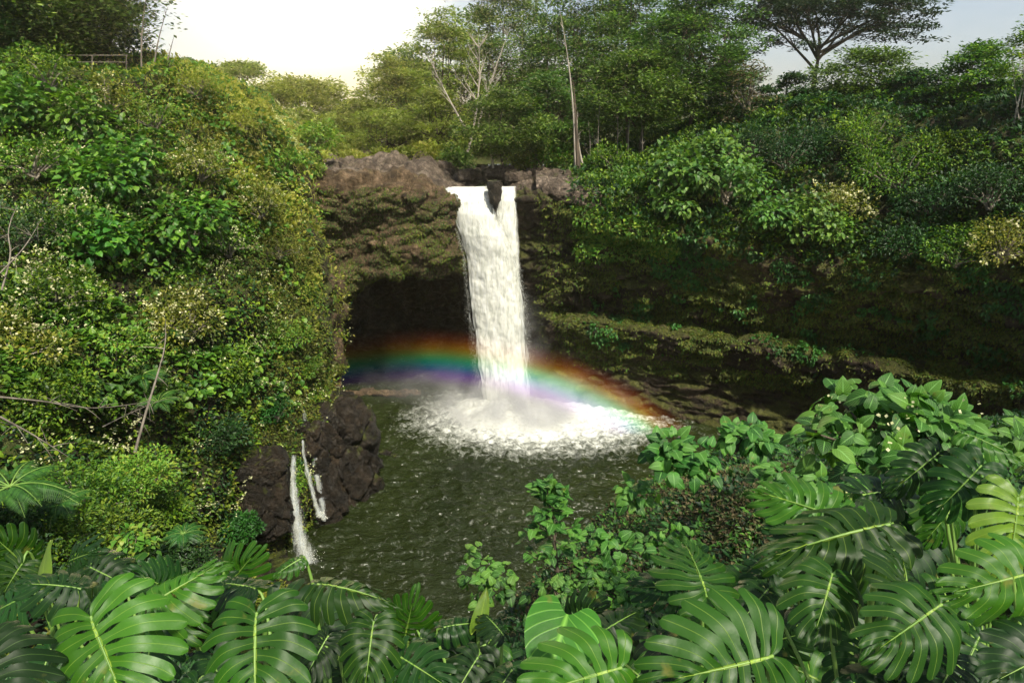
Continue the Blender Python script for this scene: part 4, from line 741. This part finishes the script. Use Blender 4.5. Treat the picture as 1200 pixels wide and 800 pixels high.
# top left
T('huge dark dense tree overhanging the top left corner', 40, -170, 82, 66, 290, style='round', pads=420, c0=.10, lpp=130, ls=.36, pr=2.3, leaf='g_tree', seed=33, trunk=.6, flat=.6, group='trees on the left hill')
T('dark leafy tree at the left edge under the huge one', -30, -60, 95, 60, 120, style='round', pads=110, c0=.0, lpp=110, ls=.32, leaf='g_dark', seed=34, group='trees on the left hill')
T('low dark tree in the shadow below the huge crown', 70, -10, 78, 72, 190, style='round', pads=120, c0=.0, lpp=110, ls=.4, leaf='g_dark', seed=35, group='trees on the left hill')
for i, (a, c, h) in enumerate([(166, 172, -8), (180, 197, 8), (193, 204, 42)]):
    bare(['bare thin sapling just right of the huge dark tree', 'leaning bare sapling, tallest of the three on the left crest', 'short bare sapling, rightmost on the left crest'][i], P(a, 82, 61), P(c, h, 61), .08, 3, .22, 'twig', seed=40 + i, group='bare saplings on the left crest')

# ================================================================== shrubs
def BS(s, label, u, v, rpx, lift=.3, **k):
    p, n = s.at(u, v); z = proj(p)[2]; r = rpx / 800 * z; return bush(label, p + n * r * lift, r, **k)
HB = 'shrubs on the left hillside'
for i, (u, v, r, lf, t_, n, fl, lab) in enumerate([
 (60,110,42,'g_small',OVAL,900,0,'small-leaved shrub right below the huge dark tree'),
 (15,150,40,'g_big',OVAL,700,0,'broad-leaved shrub at the left edge below the dark tree'),
 (130,130,36,'g_olive',OVAL,900,30,'olive shrub under the railing on the left hill'),
 (110,175,46,'g_big',OVAL,700,20,'broad-leaved shrub in the upper middle of the left hill'),
 (190,160,34,'g_lime',OVAL,600,0,'yellow-green shrub on the upper left hill'),
 (235,120,30,'g_gold',OVAL,700,0,'glow-painted yellow shrub on the crest of the left hill'),
 (275,160,26,'g_gold',OVAL,700,0,'hazy glow-painted shrub right of the yellow one on the crest'),
 (332,196,20,'g_lime',OVAL,500,0,'lime shrub at the right tip of the left crest'),
 
 (40,215,46,'g_small',OVAL,900,40,'cream-flowered shrub on the left edge a third of the way down'),
 (150,235,52,'g_big',OVAL,800,10,'large-leaved bush at the heart of the upper left hill'),
 (240,215,36,'g_olive',OVAL,900,60,'olive shrub dotted with cream flowers below the crest'),
 (300,250,34,'g_olive',OVAL,900,60,'flower-dotted olive shrub on the right shoulder of the left hill'),
 (95,280,50,'g_small',OVAL,1000,80,'shrub thick with cream flowers left of the large-leaved bush'),
 (215,290,44,'g_big',OVAL,520,14,'drooping broad-leaved bush above the dark hollow'),
 (130,300,40,'g_big',OVAL,480,0,'big-leaved bush left of the dark hollow'),
 (265,300,36,'g_small',OVAL,900,50,'flowering shrub right of the dark hollow'),
 (30,300,50,'g_dark',OVAL,1000,0,'dark shrub behind bare twigs at the left edge'),
 (60,375,52,'g_small',OVAL,1200,90,'cream-flowered shrub at the left edge halfway down'),
 (20,430,50,'g_olive',OVAL,1200,50,'olive shrub low on the left edge'),
 (215,395,46,'g_olive',OVAL,1200,110,'tall flowering shrub with pale blossoms on a leaning stem'),
 (120,430,44,'g_lime',OVAL,900,10,'bright layered shrub left of the leaning stem'),
 (255,450,36,'g_small',OVAL,1000,20,'small-leaved shrub right of the leaning stem'),
 (150,480,44,'g_small',OVAL,1000,40,'shrub below the leaning stem with scattered blossoms'),
 (50,480,50,'g_small',OVAL,1100,0,'mid green shrub above the tree fern'),
 (255,520,30,'g_dark',OVAL,900,0,'dark shrub just above the rocky foot of the hill'),
 (318,300,28,'moss',TRI,1200,0,'mossy hanging tuft on the flank beside the cave'),
 (338,400,24,'g_lime',TRI,1200,0,'bright fern tuft halfway down the mossy flank'),
 (360,440,15,'g_lime',TRI,900,0,'bright fern tuft low on the mossy flank by the cave mouth'),
 (320,490,24,'g_fern',TRI,900,0,'fern tuft hanging over the rocks above the cascades'),
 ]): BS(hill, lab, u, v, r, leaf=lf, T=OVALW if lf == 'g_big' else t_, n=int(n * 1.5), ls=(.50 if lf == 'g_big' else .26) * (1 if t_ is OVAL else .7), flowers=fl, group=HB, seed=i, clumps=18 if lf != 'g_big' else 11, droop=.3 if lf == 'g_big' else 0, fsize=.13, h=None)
# lower left thicket
for i, (u, v, Y, rp, lf, ls, lab) in enumerate([
 (95,575,26,62,'g_small',.17,'bright fine-leaved bush in the lower left thicket'),(160,560,29,54,'g_lime',.17,'lime-tipped fine-leaved bush right of the tree fern'),
 (60,625,22,62,'g_small',.15,'fine-leaved bush below the tree fern'),(140,625,24,56,'g_small',.15,'dense fine-leaved bush behind the pale round-leaved plant'),
 (10,600,21,50,'g_dark',.17,'dark bush at the left edge below the tree fern'),(195,590,31,40,'g_small',.18,'small bush at the right end of the lower left thicket'),
 (215,655,27,40,'g_dark',.18,'dark bush behind the star-leaved plant'),(265,690,34,40,'g_dark',.22,'dark bush below the rocky hill foot'),(20,670,17,60,'g_dark',.14,'dark bush behind the leftmost monstera leaves'),(110,685,18,60,'g_dark',.13,'dark bush between the round-leaved plant and the monstera leaves'),
 (285,615,40,26,'g_fern',.22,'small green bush on the rocks left of the cascades'),(310,700,38,34,'g_olive',.22,'olive bush at the pool edge below the cascades')]):
    p = P(u, v + rp * .4, Y); bush(lab, p, rp / 800 * Y, leaf=lf, T=OVAL, n=2600, ls=ls * 1.15, group='bushes in the lower left thicket', seed=100 + i, clumps=26)
bush('pale round-leaved young plant with a few yellow leaves in the lower left thicket', P(155, 655, 15), .62, .75, leaf='g_lime', T=HEART, n=230, ls=.15, seed=130, clumps=12, droop=.4, group='bushes in the lower left thicket')
for i, (u, v, Y, r, lab) in enumerate([(12, 570, 20, 2.0, 'arching tree fern at the left edge'), (70, 590, 22, 1.3, 'smaller fern fanning out right of the arching tree fern'), (185, 385, 0, 2.2, 'feathery blue-green fern hanging in the dark hollow of the left hill'), (165, 440, 37, 2.0, 'feathery fern lower in the dark hollow'), (215, 625, 20, .8, 'dark star-shaped fern plant right of the pale round-leaved plant'), (185, 470, 36, 1.6, 'small fern at the foot of the dark hollow'), (650, 640, 9.2, .35, 'little fern beside the stem of the young tree')]):
    p = P(u, v, Y) if Y else hill.at(u, v)[0] + hill.at(u, v)[1] * .9; fern(lab, p, r, n=14 if i != 4 else 18, seed=i, group='ferns', name='tree_fern' if i == 0 else 'fern')
# leaning stem and fallen twigs on the left hill
def twig(label, pts, r, seed=0, grp='bare twigs on the left hillside'):
    root = thing('bare_twig', P(*pts[0]), label, 'twig', grp); b = MB(); Q = crm(np.array([P(*q) for q in pts]), 14, 0); tube(b, Q, np.linspace(r, r * .25, 14), 5); g = np.random.default_rng(seed)
    for i in range(9):
        s = Q[g.integers(3, 13)]; tube(b, bez(s, s + rnd(1, g)[0] * [1.2, .5, 1] * g.uniform(.5, 1.4), (0, 0, .1), 5), np.linspace(r * .4, r * .1, 5), 4)
    b.build('branch', M['twig'], root)
twig('long leaning brown stem holding up the tall flowering shrub', [(158, 530, 33), (172, 480, 34), (190, 420, 36), (195, 390, 37)], .09, 1)
twig('thin grey branch lying across the left edge of the hill', [(0, 465, 26), (50, 470, 27), (110, 478, 29), (180, 470, 32)], .05, 2)
twig('brown stick slanting down at the left edge above the tree fern', [(0, 488, 22), (40, 510, 22.5), (80, 535, 23)], .045, 3)
twig('tangle of pale upright twigs at the upper left edge', [(2, 340, 33), (12, 300, 34), (10, 270, 35), (20, 240, 36)], .05, 4)
twig('second pale twig crossing the tangle at the upper left edge', [(0, 320, 33), (28, 290, 34), (50, 255, 36)], .04, 5)
twig('grey twig sticking out of the shrubs below the leaning stem', [(120, 500, 30), (150, 485, 31), (185, 470, 33)], .035, 6)
# right bank shrubs
RB_ = 'shrubs above the right cliff'
for i, (u, v, Y, rp, lf, ls, n, fl, lab, dr) in enumerate([
 (800,205,66,40,'g_mid',.75,640,0,'big light green broad-leaved bush hanging over the cliff right of the falls',.5),(850,215,65,46,'g_mid',.75,760,0,'large light green bush drooping at the centre of the right cliff rim',.5),
 (835,180,67,30,'g_mid',.7,400,0,'light green broad-leaved crown rising above the drooping bush',.4),(790,240,65,28,'g_mid',.7,300,0,'lower light green bough close to the mossy shoulder',.5),
 (905,252,64,34,'g_mid',.65,500,0,'light green drooping bush right of the large one',.5),(945,262,63,36,'g_mid',.65,560,0,'light green bush hanging lowest over the right cliff',.5),
 (985,240,64,32,'g_olive',.35,1200,120,'pale flowering shrub between the light and dark green bushes',0),(980,275,62,26,'g_big',.5,500,20,'blue-green drooping bush under the pale flowering shrub',.4),
 (1050,205,64,50,'g_small',.4,1900,0,'rounded deep green bush in the middle of the right bank',0),(1095,240,60,46,'g_dark',.4,1700,0,'dark green bush right of the rounded one',0),
 (1020,165,68,36,'g_small',.4,1300,0,'green bush under the skyline below the rounded bright tree',0),(1105,185,64,40,'g_small',.4,1500,0,'leafy green bush below the layered right tree',0),
 (1160,225,56,40,'g_dark',.36,1600,0,'dark bush under the thin white trunk',0),(1175,285,52,46,'g_olive',.3,1500,40,'wispy grey-olive shrub with pale twigs at the right edge',.1),
 (920,185,70,34,'g_dark',.4,1300,0,'dark bush left of the pale vine on the right bank',0),(960,175,72,34,'g_dark',.4,1300,0,'shadowed bush below the umbrella tree trunk',0),
 (880,175,72,30,'g_dark',.4,1100,0,'shadowed bush behind the light green crown',0),(1060,285,58,34,'g_dark',.36,1300,0,'dark bush hanging over the right cliff',.2),
 (1120,295,55,36,'g_small',.36,1300,0,'green bush trailing over the cliff left of the wispy shrub',.3),(735,215,72,24,'g_mid',.4,700,0,'light green creeper bush beside the grey rock shoulder',.1),
 (760,245,69,22,'g_small',.4,600,0,'small green bush between the creeper bush and the light green bough',.1),(720,190,78,26,'g_small',.4,800,0,'bush at the foot of the dark broad-boughed tree',0)]):
    k = dict(leaf=lf, T=OVALW if lf in ('g_mid', 'g_big') else OVAL, n=int(n * 1.6), ls=ls * .75, group=RB_, seed=200 + i, flowers=fl, droop=dr, clumps=14 if lf == 'g_mid' else 22, fsize=.2); bush(lab, P(u, v + rp * .35, Y), rp / 800 * Y * 1.05, **k)
# riverbank bushes
for i, (u, v, Y, rp, lf, lab) in enumerate([(418,188,92,20,'g_gold','hazy low bush at the left end of the riverbed'),(455,186,93,22,'g_far','low green bush on the riverbank under the dome-shaped tree'),(500,183,92,22,'g_gold','low yellow-green bush on the riverbank left of the bare pale tree'),
 (532,186,92,20,'g_tree','low green bush at the foot of the bare pale tree'),(612,190,88,18,'g_far','small bush right of the spreading sapling'),(640,182,86,30,'g_lime','feathery light green bush left of the brown trunk'),(660,196,84,18,'g_tree','small bush at the foot of the tall thin white trunk'),(700,196,80,22,'g_small','bush between the grey rock shoulder and the thin grey trunks'),(372,188,84,20,'g_gold','glow-painted bush where the left hill meets the riverbed'),(395,178,95,26,'g_far','hazy bush behind the glow-painted one at the riverbed'),(375,160,76,22,'g_lime','light bush overhanging the left end of the cliff'),(356,195,68,20,'g_lime','lime green bush leaning over the brown overhang')]):
    bush(lab, P(u, v + rp * .5, Y), rp / 800 * Y, leaf=lf, T=TRI, n=1900, ls=.42, group='bushes along the river bank', seed=240 + i, clumps=20)

# railing on the left crest
b = MB(); fr = thing('railing', P(104, 78, 61.5), 'thin grey metal railing along the crest of the left hill under the dark tree', 'railing')
for u in (40, 75, 108, 148):
    b = MB(); tube(b, np.array([P(u, 82, 61), P(u, 64.5, 61)]), .035, 6); b.build('post', M['twig'], fr)
for dv in (0, 8):
    b = MB(); tube(b, np.array([P(u, 65 + dv, 61) for u in (36, 75, 108, 150)]), .03, 6); b.build('rail', M['twig'], fr)

# ================================================================== near plants
NBK = 'heart-leaved plants on the near bank'
def near_bush(label, u, v, t, rpx, n, ls, seed, h=1., leaf='heart', T=HEART, clumps=12, stems=8, fl=0, droop=.45, name='shrub', grp=NBK):
    p = Pd(u, v, t); r = rpx / 800 * t; return bush(label, p, r, r * h, leaf=leaf, T=T, n=n, ls=ls, seed=seed, clumps=clumps, stems=stems, droop=droop, group=grp, name=name, nup=.9, face=(0, -.7, .2), flowers=fl, fsize=.02, bark='bark')
near_bush('large heart-leaved shrub with buds at the right above the monstera leaves', 1030, 540, 4.3, 104, 420, .125, 331, .72, clumps=34, fl=16, droop=.35)
near_bush('heart-leaved shrub at the right edge beside the large one', 1180, 525, 4.6, 40, 90, .11, 302, .8, clumps=10)
near_bush('small heart-leaved shrub in front of the dry vines, lit from above', 800, 545, 9.5, 40, 150, .17, 303, .8, clumps=14)
near_bush('heart-leaved shrub at the crest of the dry vine mound', 862, 525, 9.6, 34, 120, .17, 304, .8, clumps=12)
near_bush('heart-leaved sprig at the left shoulder of the dry vine mound', 745, 590, 9.8, 24, 44, .17, 305, .8, clumps=8)
near_bush('leafy sprig low on the left slope of the dry vine mound', 705, 640, 9.4, 24, 40, .16, 306, .8, clumps=8)
near_bush('small light green seedling bush left of the young tree', 574, 690, 7.8, 32, 110, .11, 307, .9, clumps=14)
near_bush('little leafy sprig standing against the water left of the young tree', 560, 655, 8.4, 12, 16, .11, 308, 1.1, clumps=5)
near_bush('bushy green plant at the foot of the young tree', 660, 712, 7.2, 44, 200, .09, 309, .6, clumps=18)
near_bush('dark leafy bush between the young tree and the vine mound', 725, 700, 7.6, 40, 190, .09, 310, .6, clumps=18)
near_bush('bush under the pale monstera leaf at the foot of the vine mound', 790, 650, 7.8, 40, 180, .10, 311, .6, clumps=18)
near_bush('dark heart-leaved bush behind the large shrub', 945, 590, 6.2, 56, 200, .12, 312, .6, clumps=18, leaf='heart')
# young tree
def young_tree():
    g = np.random.default_rng(77); base = Pd(655, 705, 8.2); top = Pd(641, 572, 8.2); root = thing('young_tree', base, 'slender young tree with round light green leaves standing against the pool', 'tree'); b = MB()
    q = bez(base, top, (.05, 0, 0), 12); tube(b, q, np.linspace(.03, .008, 12), 6); Ps = []; Ds = []
    for i in range(26):
        j = 3 + int(i / 26 * 9); a = i * 2.4; L_ = (.62 - .045 * j) * (.6 + .6 * g.random()); d = np.array([math.cos(a), math.sin(a), .35]); e = q[j] + d * L_
        br = bez(q[j], e, (0, 0, -.04), 5); tube(b, br, np.linspace(.01, .003, 5), 4)
        for k in range(9):
            s = br[g.integers(2, 5)] + rnd(1, g)[0] * .05; Ps.append(s); Ds.append(nrm(d + rnd(1, g)[0] * .9 + [0, 0, -.1]))
    for k in range(34): Ps.append(top + rnd(1, g)[0] * [.14, .14, .10]); Ds.append(rnd(1, g)[0] + [0, 0, -.1])
    b.build('trunk', M['bark'], root); b = MB(); n = len(Ps); leaves(b, np.array(Ps), np.array(Ds), nrm(np.array([0, -.15, 1.]) + .3 * rnd(n, g)), g.uniform(.07, .15, n), HEART); b.build('crown', M['heart'], root)
young_tree()

# ---- monstera leaves
def mon_mesh(mb, J, Tp, hint, wf=1.0, seed=0, K=8, droop=.30, curl=.25, m=6, nr=18, r0=.45, holes=True):
    g = np.random.default_rng(seed); J, Tp = np.asarray(J, float), np.asarray(Tp, float); Lv = Tp - J; Ln = np.linalg.norm(Lv); y = Lv / Ln; x = nrm(np.cross(y, np.asarray(hint, float))); z = np.cross(x, y)
    r = np.linspace(0, 1, nr)
    def pt(s, r, side):
        s = np.asarray(s); base = .80 * np.clip(s, 0, 1) ** 1.25; ang = R(1) * (166 - 152 * s ** .78 - 24 * r * (1 - .3 * s)); ln = np.interp(s, [0, .12, .3, .5, .75, .92, 1], [.38, .46, .56, .58, .46, .32, .24]) * wf
        xx = np.sin(ang) * ln * r; yy = base + np.cos(ang) * ln * r * (.9 + .1 * s) / (wf ** .3)
        zz = -droop * (yy ** 2) * .7 * np.sign(yy) - curl * (xx / wf) ** 2 * 1.4 + .10 * np.abs(xx)
        return xx * side, yy, zz
    tw = g.uniform(-.1, .1)
    for side in (-1, 1):
        for k in range(K):
            s0, s1 = k / K, (k + 1) / K; sm_, hw = (s0 + s1) / 2, (s1 - s0) / 2; rs = r0 + g.uniform(-.10, .14); gp = np.where(r > rs, .06 + .26 * ((r - rs) / (1 - rs)) ** .7, 0)
            if k == K - 1: gp = gp * .6
            if holes and 0 < k < K: hc, hwid = g.uniform(.16, .26), .09; gp = np.maximum(gp, .30 * np.exp(-((r - hc) / hwid) ** 2) * (np.abs(r - hc) < hwid * 1.7))
            endr = np.clip((r - .84) / .16, 0, 1); taper = np.sqrt(np.clip(1 - .93 * endr ** 2.5, 0.0, 1)) if True else 1
            c = np.linspace(-1, 1, m); wv = (1 - gp) * taper; Lk = 1 + g.uniform(-.07, .05)
            RR = (r[:, None] * (Lk if k else 1)) * np.ones((1, m)); SS = sm_ + hw * c[None] * wv[:, None] * (1.0)
            if k == K - 1: SS = np.clip(SS, 0, 1)
            xx, yy, zz = pt(SS, RR, side); und = g.uniform(-.05, .05) * RR ** 1.5 + .014 * np.sin(RR * 9 + k) - .05 * (c[None] ** 2) * np.clip(RR - .35, 0, 1) + .012 * (np.abs(c[None]) ** 2) - g.uniform(0, .10) * RR ** 3
            zz = zz + und + tw * xx * yy
            V = J + Ln * (xx[..., None] * x + yy[..., None] * y + zz[..., None] * z); UV = np.stack([np.ones((nr, 1)) * (c[None] * .5 + .5), RR], -1); F = gridfaces(nr, m)
            mb.add(V, F if side > 0 else F[:, ::-1], UV)
    t = np.linspace(0, .98, 14); xx, yy, zz = pt(t, 0 * t, 1); rid = J + Ln * (yy[:, None] * y + (zz + .004)[:, None] * z); return rid, x, y, z
def monstera(label, base, lv, name='monstera_plant', grp='monstera plants in the foreground'):
    base = np.asarray(base, float); root = thing(name, base, label, 'monstera', grp)
    for i, q in enumerate(lv):
        (ju, jv, d1), (tu, tv, d2), wf = q[:3]; wf *= .82; d2 = d1 + (d2 - d1) * .75; o = q[3] if len(q) > 3 else {}
        J, Tp = Pd(ju, jv, d1), Pd(tu, tv, d2); hint = o.get('hint', (0, -.55, 1)); rg = np.random.default_rng(int(abs(ju * 3 + jv * 11))); hint = np.array(hint) + rg.normal(0, .14, 3); wf *= rg.uniform(.9, 1.1); mb = MB(); rid, x, y, z = mon_mesh(mb, J, Tp, hint, wf, o.get('seed', int(ju * 7 + jv)), o.get('K', 8) + int(rg.integers(-1, 2)), o.get('droop', .3) + rg.uniform(-.12, .22), o.get('curl', .3) + rg.uniform(-.15, .35), r0=o.get('r0', .42) + rg.uniform(-.08, .14))
        lf = mb.build('leaf', M[o.get('mat', 'mon')], root); mo = lf.modifiers.new('s', 'SUBSURF'); mo.levels = mo.render_levels = 1
        Ln = np.linalg.norm(Tp - J); b = MB(); tube(b, rid, np.linspace(.008, .0012, len(rid)) * max(Ln, .3) / .5, 6)
        st = base + np.array([.02 * i, .015 * i, 0]); mid = (J + st) / 2 + np.array([0, .1, .0]); 
        pet = crm(np.array([st, mid - y * .02, J - y * .03 - z * .06, J + y * .01]), 14, 0); tube(b, pet, np.linspace(.014, .008, 14) * max(Ln, .3) / .45, 7)
        pb = b.build('petiole', M['petiole'], None); pb.data.transform(Matrix.Translation(-root.location)); pb.parent = lf
    return root
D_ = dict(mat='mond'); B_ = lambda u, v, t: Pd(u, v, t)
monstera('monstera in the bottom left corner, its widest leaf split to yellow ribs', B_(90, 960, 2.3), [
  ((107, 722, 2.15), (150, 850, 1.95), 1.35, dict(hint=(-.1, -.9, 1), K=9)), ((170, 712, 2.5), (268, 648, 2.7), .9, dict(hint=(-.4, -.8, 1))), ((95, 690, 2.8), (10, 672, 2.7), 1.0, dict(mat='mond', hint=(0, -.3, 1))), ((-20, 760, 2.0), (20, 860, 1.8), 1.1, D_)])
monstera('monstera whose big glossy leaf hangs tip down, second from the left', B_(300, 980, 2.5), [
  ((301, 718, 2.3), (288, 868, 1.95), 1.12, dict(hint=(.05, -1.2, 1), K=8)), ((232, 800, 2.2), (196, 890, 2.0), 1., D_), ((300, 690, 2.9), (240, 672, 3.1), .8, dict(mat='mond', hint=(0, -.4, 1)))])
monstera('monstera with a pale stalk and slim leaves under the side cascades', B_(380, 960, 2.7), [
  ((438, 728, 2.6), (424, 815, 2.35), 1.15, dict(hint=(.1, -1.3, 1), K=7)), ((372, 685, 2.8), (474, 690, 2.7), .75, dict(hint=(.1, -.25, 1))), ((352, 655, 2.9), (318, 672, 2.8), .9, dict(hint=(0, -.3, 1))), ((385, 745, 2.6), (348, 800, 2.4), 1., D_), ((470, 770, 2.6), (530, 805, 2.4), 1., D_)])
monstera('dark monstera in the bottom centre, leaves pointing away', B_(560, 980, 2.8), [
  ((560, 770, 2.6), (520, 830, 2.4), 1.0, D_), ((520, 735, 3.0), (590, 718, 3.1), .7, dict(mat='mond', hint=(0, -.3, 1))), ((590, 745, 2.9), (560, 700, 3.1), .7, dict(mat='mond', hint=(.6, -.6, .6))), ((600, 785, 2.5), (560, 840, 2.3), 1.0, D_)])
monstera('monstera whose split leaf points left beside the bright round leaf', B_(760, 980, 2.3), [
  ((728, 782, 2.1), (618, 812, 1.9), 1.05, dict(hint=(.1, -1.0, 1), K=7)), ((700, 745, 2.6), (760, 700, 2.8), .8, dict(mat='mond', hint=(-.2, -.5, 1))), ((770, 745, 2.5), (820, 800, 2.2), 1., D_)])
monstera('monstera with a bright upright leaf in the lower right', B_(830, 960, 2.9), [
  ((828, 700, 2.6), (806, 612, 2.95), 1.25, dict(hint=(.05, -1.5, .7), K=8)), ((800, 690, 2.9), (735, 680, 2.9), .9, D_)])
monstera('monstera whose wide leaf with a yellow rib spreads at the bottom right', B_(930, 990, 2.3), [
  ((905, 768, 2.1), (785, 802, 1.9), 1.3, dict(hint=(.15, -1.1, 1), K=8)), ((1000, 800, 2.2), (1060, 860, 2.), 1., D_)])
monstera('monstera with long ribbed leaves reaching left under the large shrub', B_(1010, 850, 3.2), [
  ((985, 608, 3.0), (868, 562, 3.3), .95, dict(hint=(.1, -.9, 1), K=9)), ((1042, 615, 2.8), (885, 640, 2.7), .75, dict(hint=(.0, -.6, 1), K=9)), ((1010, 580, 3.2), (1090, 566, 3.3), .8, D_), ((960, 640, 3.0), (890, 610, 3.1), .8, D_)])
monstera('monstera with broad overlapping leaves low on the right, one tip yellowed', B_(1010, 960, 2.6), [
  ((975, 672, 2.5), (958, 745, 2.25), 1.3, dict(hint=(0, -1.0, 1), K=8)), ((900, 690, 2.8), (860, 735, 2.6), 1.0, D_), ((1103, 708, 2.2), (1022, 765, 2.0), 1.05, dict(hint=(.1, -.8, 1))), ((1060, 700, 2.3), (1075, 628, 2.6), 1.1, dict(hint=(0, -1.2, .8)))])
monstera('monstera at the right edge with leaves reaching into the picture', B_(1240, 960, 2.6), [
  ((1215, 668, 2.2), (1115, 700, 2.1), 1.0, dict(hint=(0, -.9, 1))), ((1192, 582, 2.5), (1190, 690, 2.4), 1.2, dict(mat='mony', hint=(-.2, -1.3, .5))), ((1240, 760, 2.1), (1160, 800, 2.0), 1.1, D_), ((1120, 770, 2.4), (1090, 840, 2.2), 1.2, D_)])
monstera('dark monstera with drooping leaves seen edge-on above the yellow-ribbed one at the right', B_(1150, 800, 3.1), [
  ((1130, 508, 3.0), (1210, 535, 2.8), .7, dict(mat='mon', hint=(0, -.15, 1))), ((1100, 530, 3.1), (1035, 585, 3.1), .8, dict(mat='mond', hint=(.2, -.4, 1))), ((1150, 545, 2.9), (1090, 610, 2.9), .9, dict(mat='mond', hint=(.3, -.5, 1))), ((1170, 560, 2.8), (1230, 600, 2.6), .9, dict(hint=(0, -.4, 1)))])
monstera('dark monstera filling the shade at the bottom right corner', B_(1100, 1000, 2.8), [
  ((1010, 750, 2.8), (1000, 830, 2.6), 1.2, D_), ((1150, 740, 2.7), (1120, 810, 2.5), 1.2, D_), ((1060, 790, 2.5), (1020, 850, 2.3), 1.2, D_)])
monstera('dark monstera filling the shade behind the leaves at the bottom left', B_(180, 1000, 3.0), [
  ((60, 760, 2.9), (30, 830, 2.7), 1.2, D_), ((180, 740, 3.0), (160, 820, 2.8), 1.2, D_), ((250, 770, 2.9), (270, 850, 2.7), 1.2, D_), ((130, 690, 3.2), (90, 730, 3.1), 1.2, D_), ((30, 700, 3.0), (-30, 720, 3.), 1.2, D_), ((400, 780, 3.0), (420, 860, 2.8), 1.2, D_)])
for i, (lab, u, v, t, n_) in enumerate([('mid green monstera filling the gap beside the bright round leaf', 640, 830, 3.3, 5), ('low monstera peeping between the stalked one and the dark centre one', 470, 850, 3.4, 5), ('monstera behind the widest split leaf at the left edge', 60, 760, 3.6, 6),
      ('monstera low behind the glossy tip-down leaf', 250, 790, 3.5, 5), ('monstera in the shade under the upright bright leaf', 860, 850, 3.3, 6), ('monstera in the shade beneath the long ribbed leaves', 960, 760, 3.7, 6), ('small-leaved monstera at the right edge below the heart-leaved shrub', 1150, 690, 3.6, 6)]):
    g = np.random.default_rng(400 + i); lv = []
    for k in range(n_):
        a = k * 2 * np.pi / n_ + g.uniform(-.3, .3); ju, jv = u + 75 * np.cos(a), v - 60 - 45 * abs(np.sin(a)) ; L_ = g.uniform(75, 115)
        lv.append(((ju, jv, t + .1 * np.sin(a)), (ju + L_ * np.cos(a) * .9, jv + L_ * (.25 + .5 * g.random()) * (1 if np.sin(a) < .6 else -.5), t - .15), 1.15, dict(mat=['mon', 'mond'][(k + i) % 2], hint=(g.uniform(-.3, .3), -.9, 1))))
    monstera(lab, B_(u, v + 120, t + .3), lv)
# bright round leaf
def single_leaf(label, J, Tp, hint, base, size_w, m, name='taro_plant'):
    base = np.asarray(base, float); root = thing(name, base, label, 'plant', None); b = MB(); J, Tp = np.asarray(J), np.asarray(Tp); Ln = np.linalg.norm(Tp - J)
    leaves(b, J[None], (Tp - J)[None], np.array([hint], float), Ln, T_heart(size_w, 16, .08, .25, .28)); o = b.build('leaf', M[m], root); mo = o.modifiers.new('s', 'SUBSURF'); mo.levels = mo.render_levels = 2
    b = MB(); tube(b, bez(base, J, (0, .1, 0), 10), np.linspace(.014, .007, 10), 7); b.build('petiole', M['petiole'], root)
single_leaf('bright green round leaf with curled edge, left of the split leaf at the bottom', Pd(664, 722, 2.5), Pd(636, 806, 2.3), (-.3, -1.3, 1), Pd(680, 950, 2.6), 1.0, 'round')
single_leaf('small yellow-green curled leaf standing up at the left above the monstera', Pd(52, 680, 2.9), Pd(45, 632, 3.0), (-.3, -1.3, .3), Pd(60, 900, 3), .5, 'mony', 'monstera_shoot')
single_leaf('pale unfurling leaf at the centre bottom by the pool', Pd(560, 735, 3.0), Pd(572, 692, 3.0), (.2, -1.3, .3), Pd(560, 900, 3), .45, 'mony', 'monstera_shoot')

# ================================================================== haze
b = MB(); lo, hi = np.array([-905., -305, -40]), np.array([905., 1405, 48]); q = np.array([[x, y, z] for z in (lo[2], hi[2]) for y in (lo[1], hi[1]) for x in (lo[0], hi[0])])
b.add(q, np.array([[0, 2, 3, 1], [4, 5, 7, 6], [0, 1, 5, 4], [2, 6, 7, 3], [0, 4, 6, 2], [1, 3, 7, 5]]))
m, t, out = mat('haze_air'); v = N_(t, 'ShaderNodeVolumePrincipled'); v.inputs['Density'].default_value = .0004; v.inputs['Color'].default_value = (1, .93, .76, 1); v.inputs['Anisotropy'].default_value = .8
t.links.new(v.outputs[0], out.inputs['Volume']); tag(b.build('haze', m, None, False), kind='stuff')
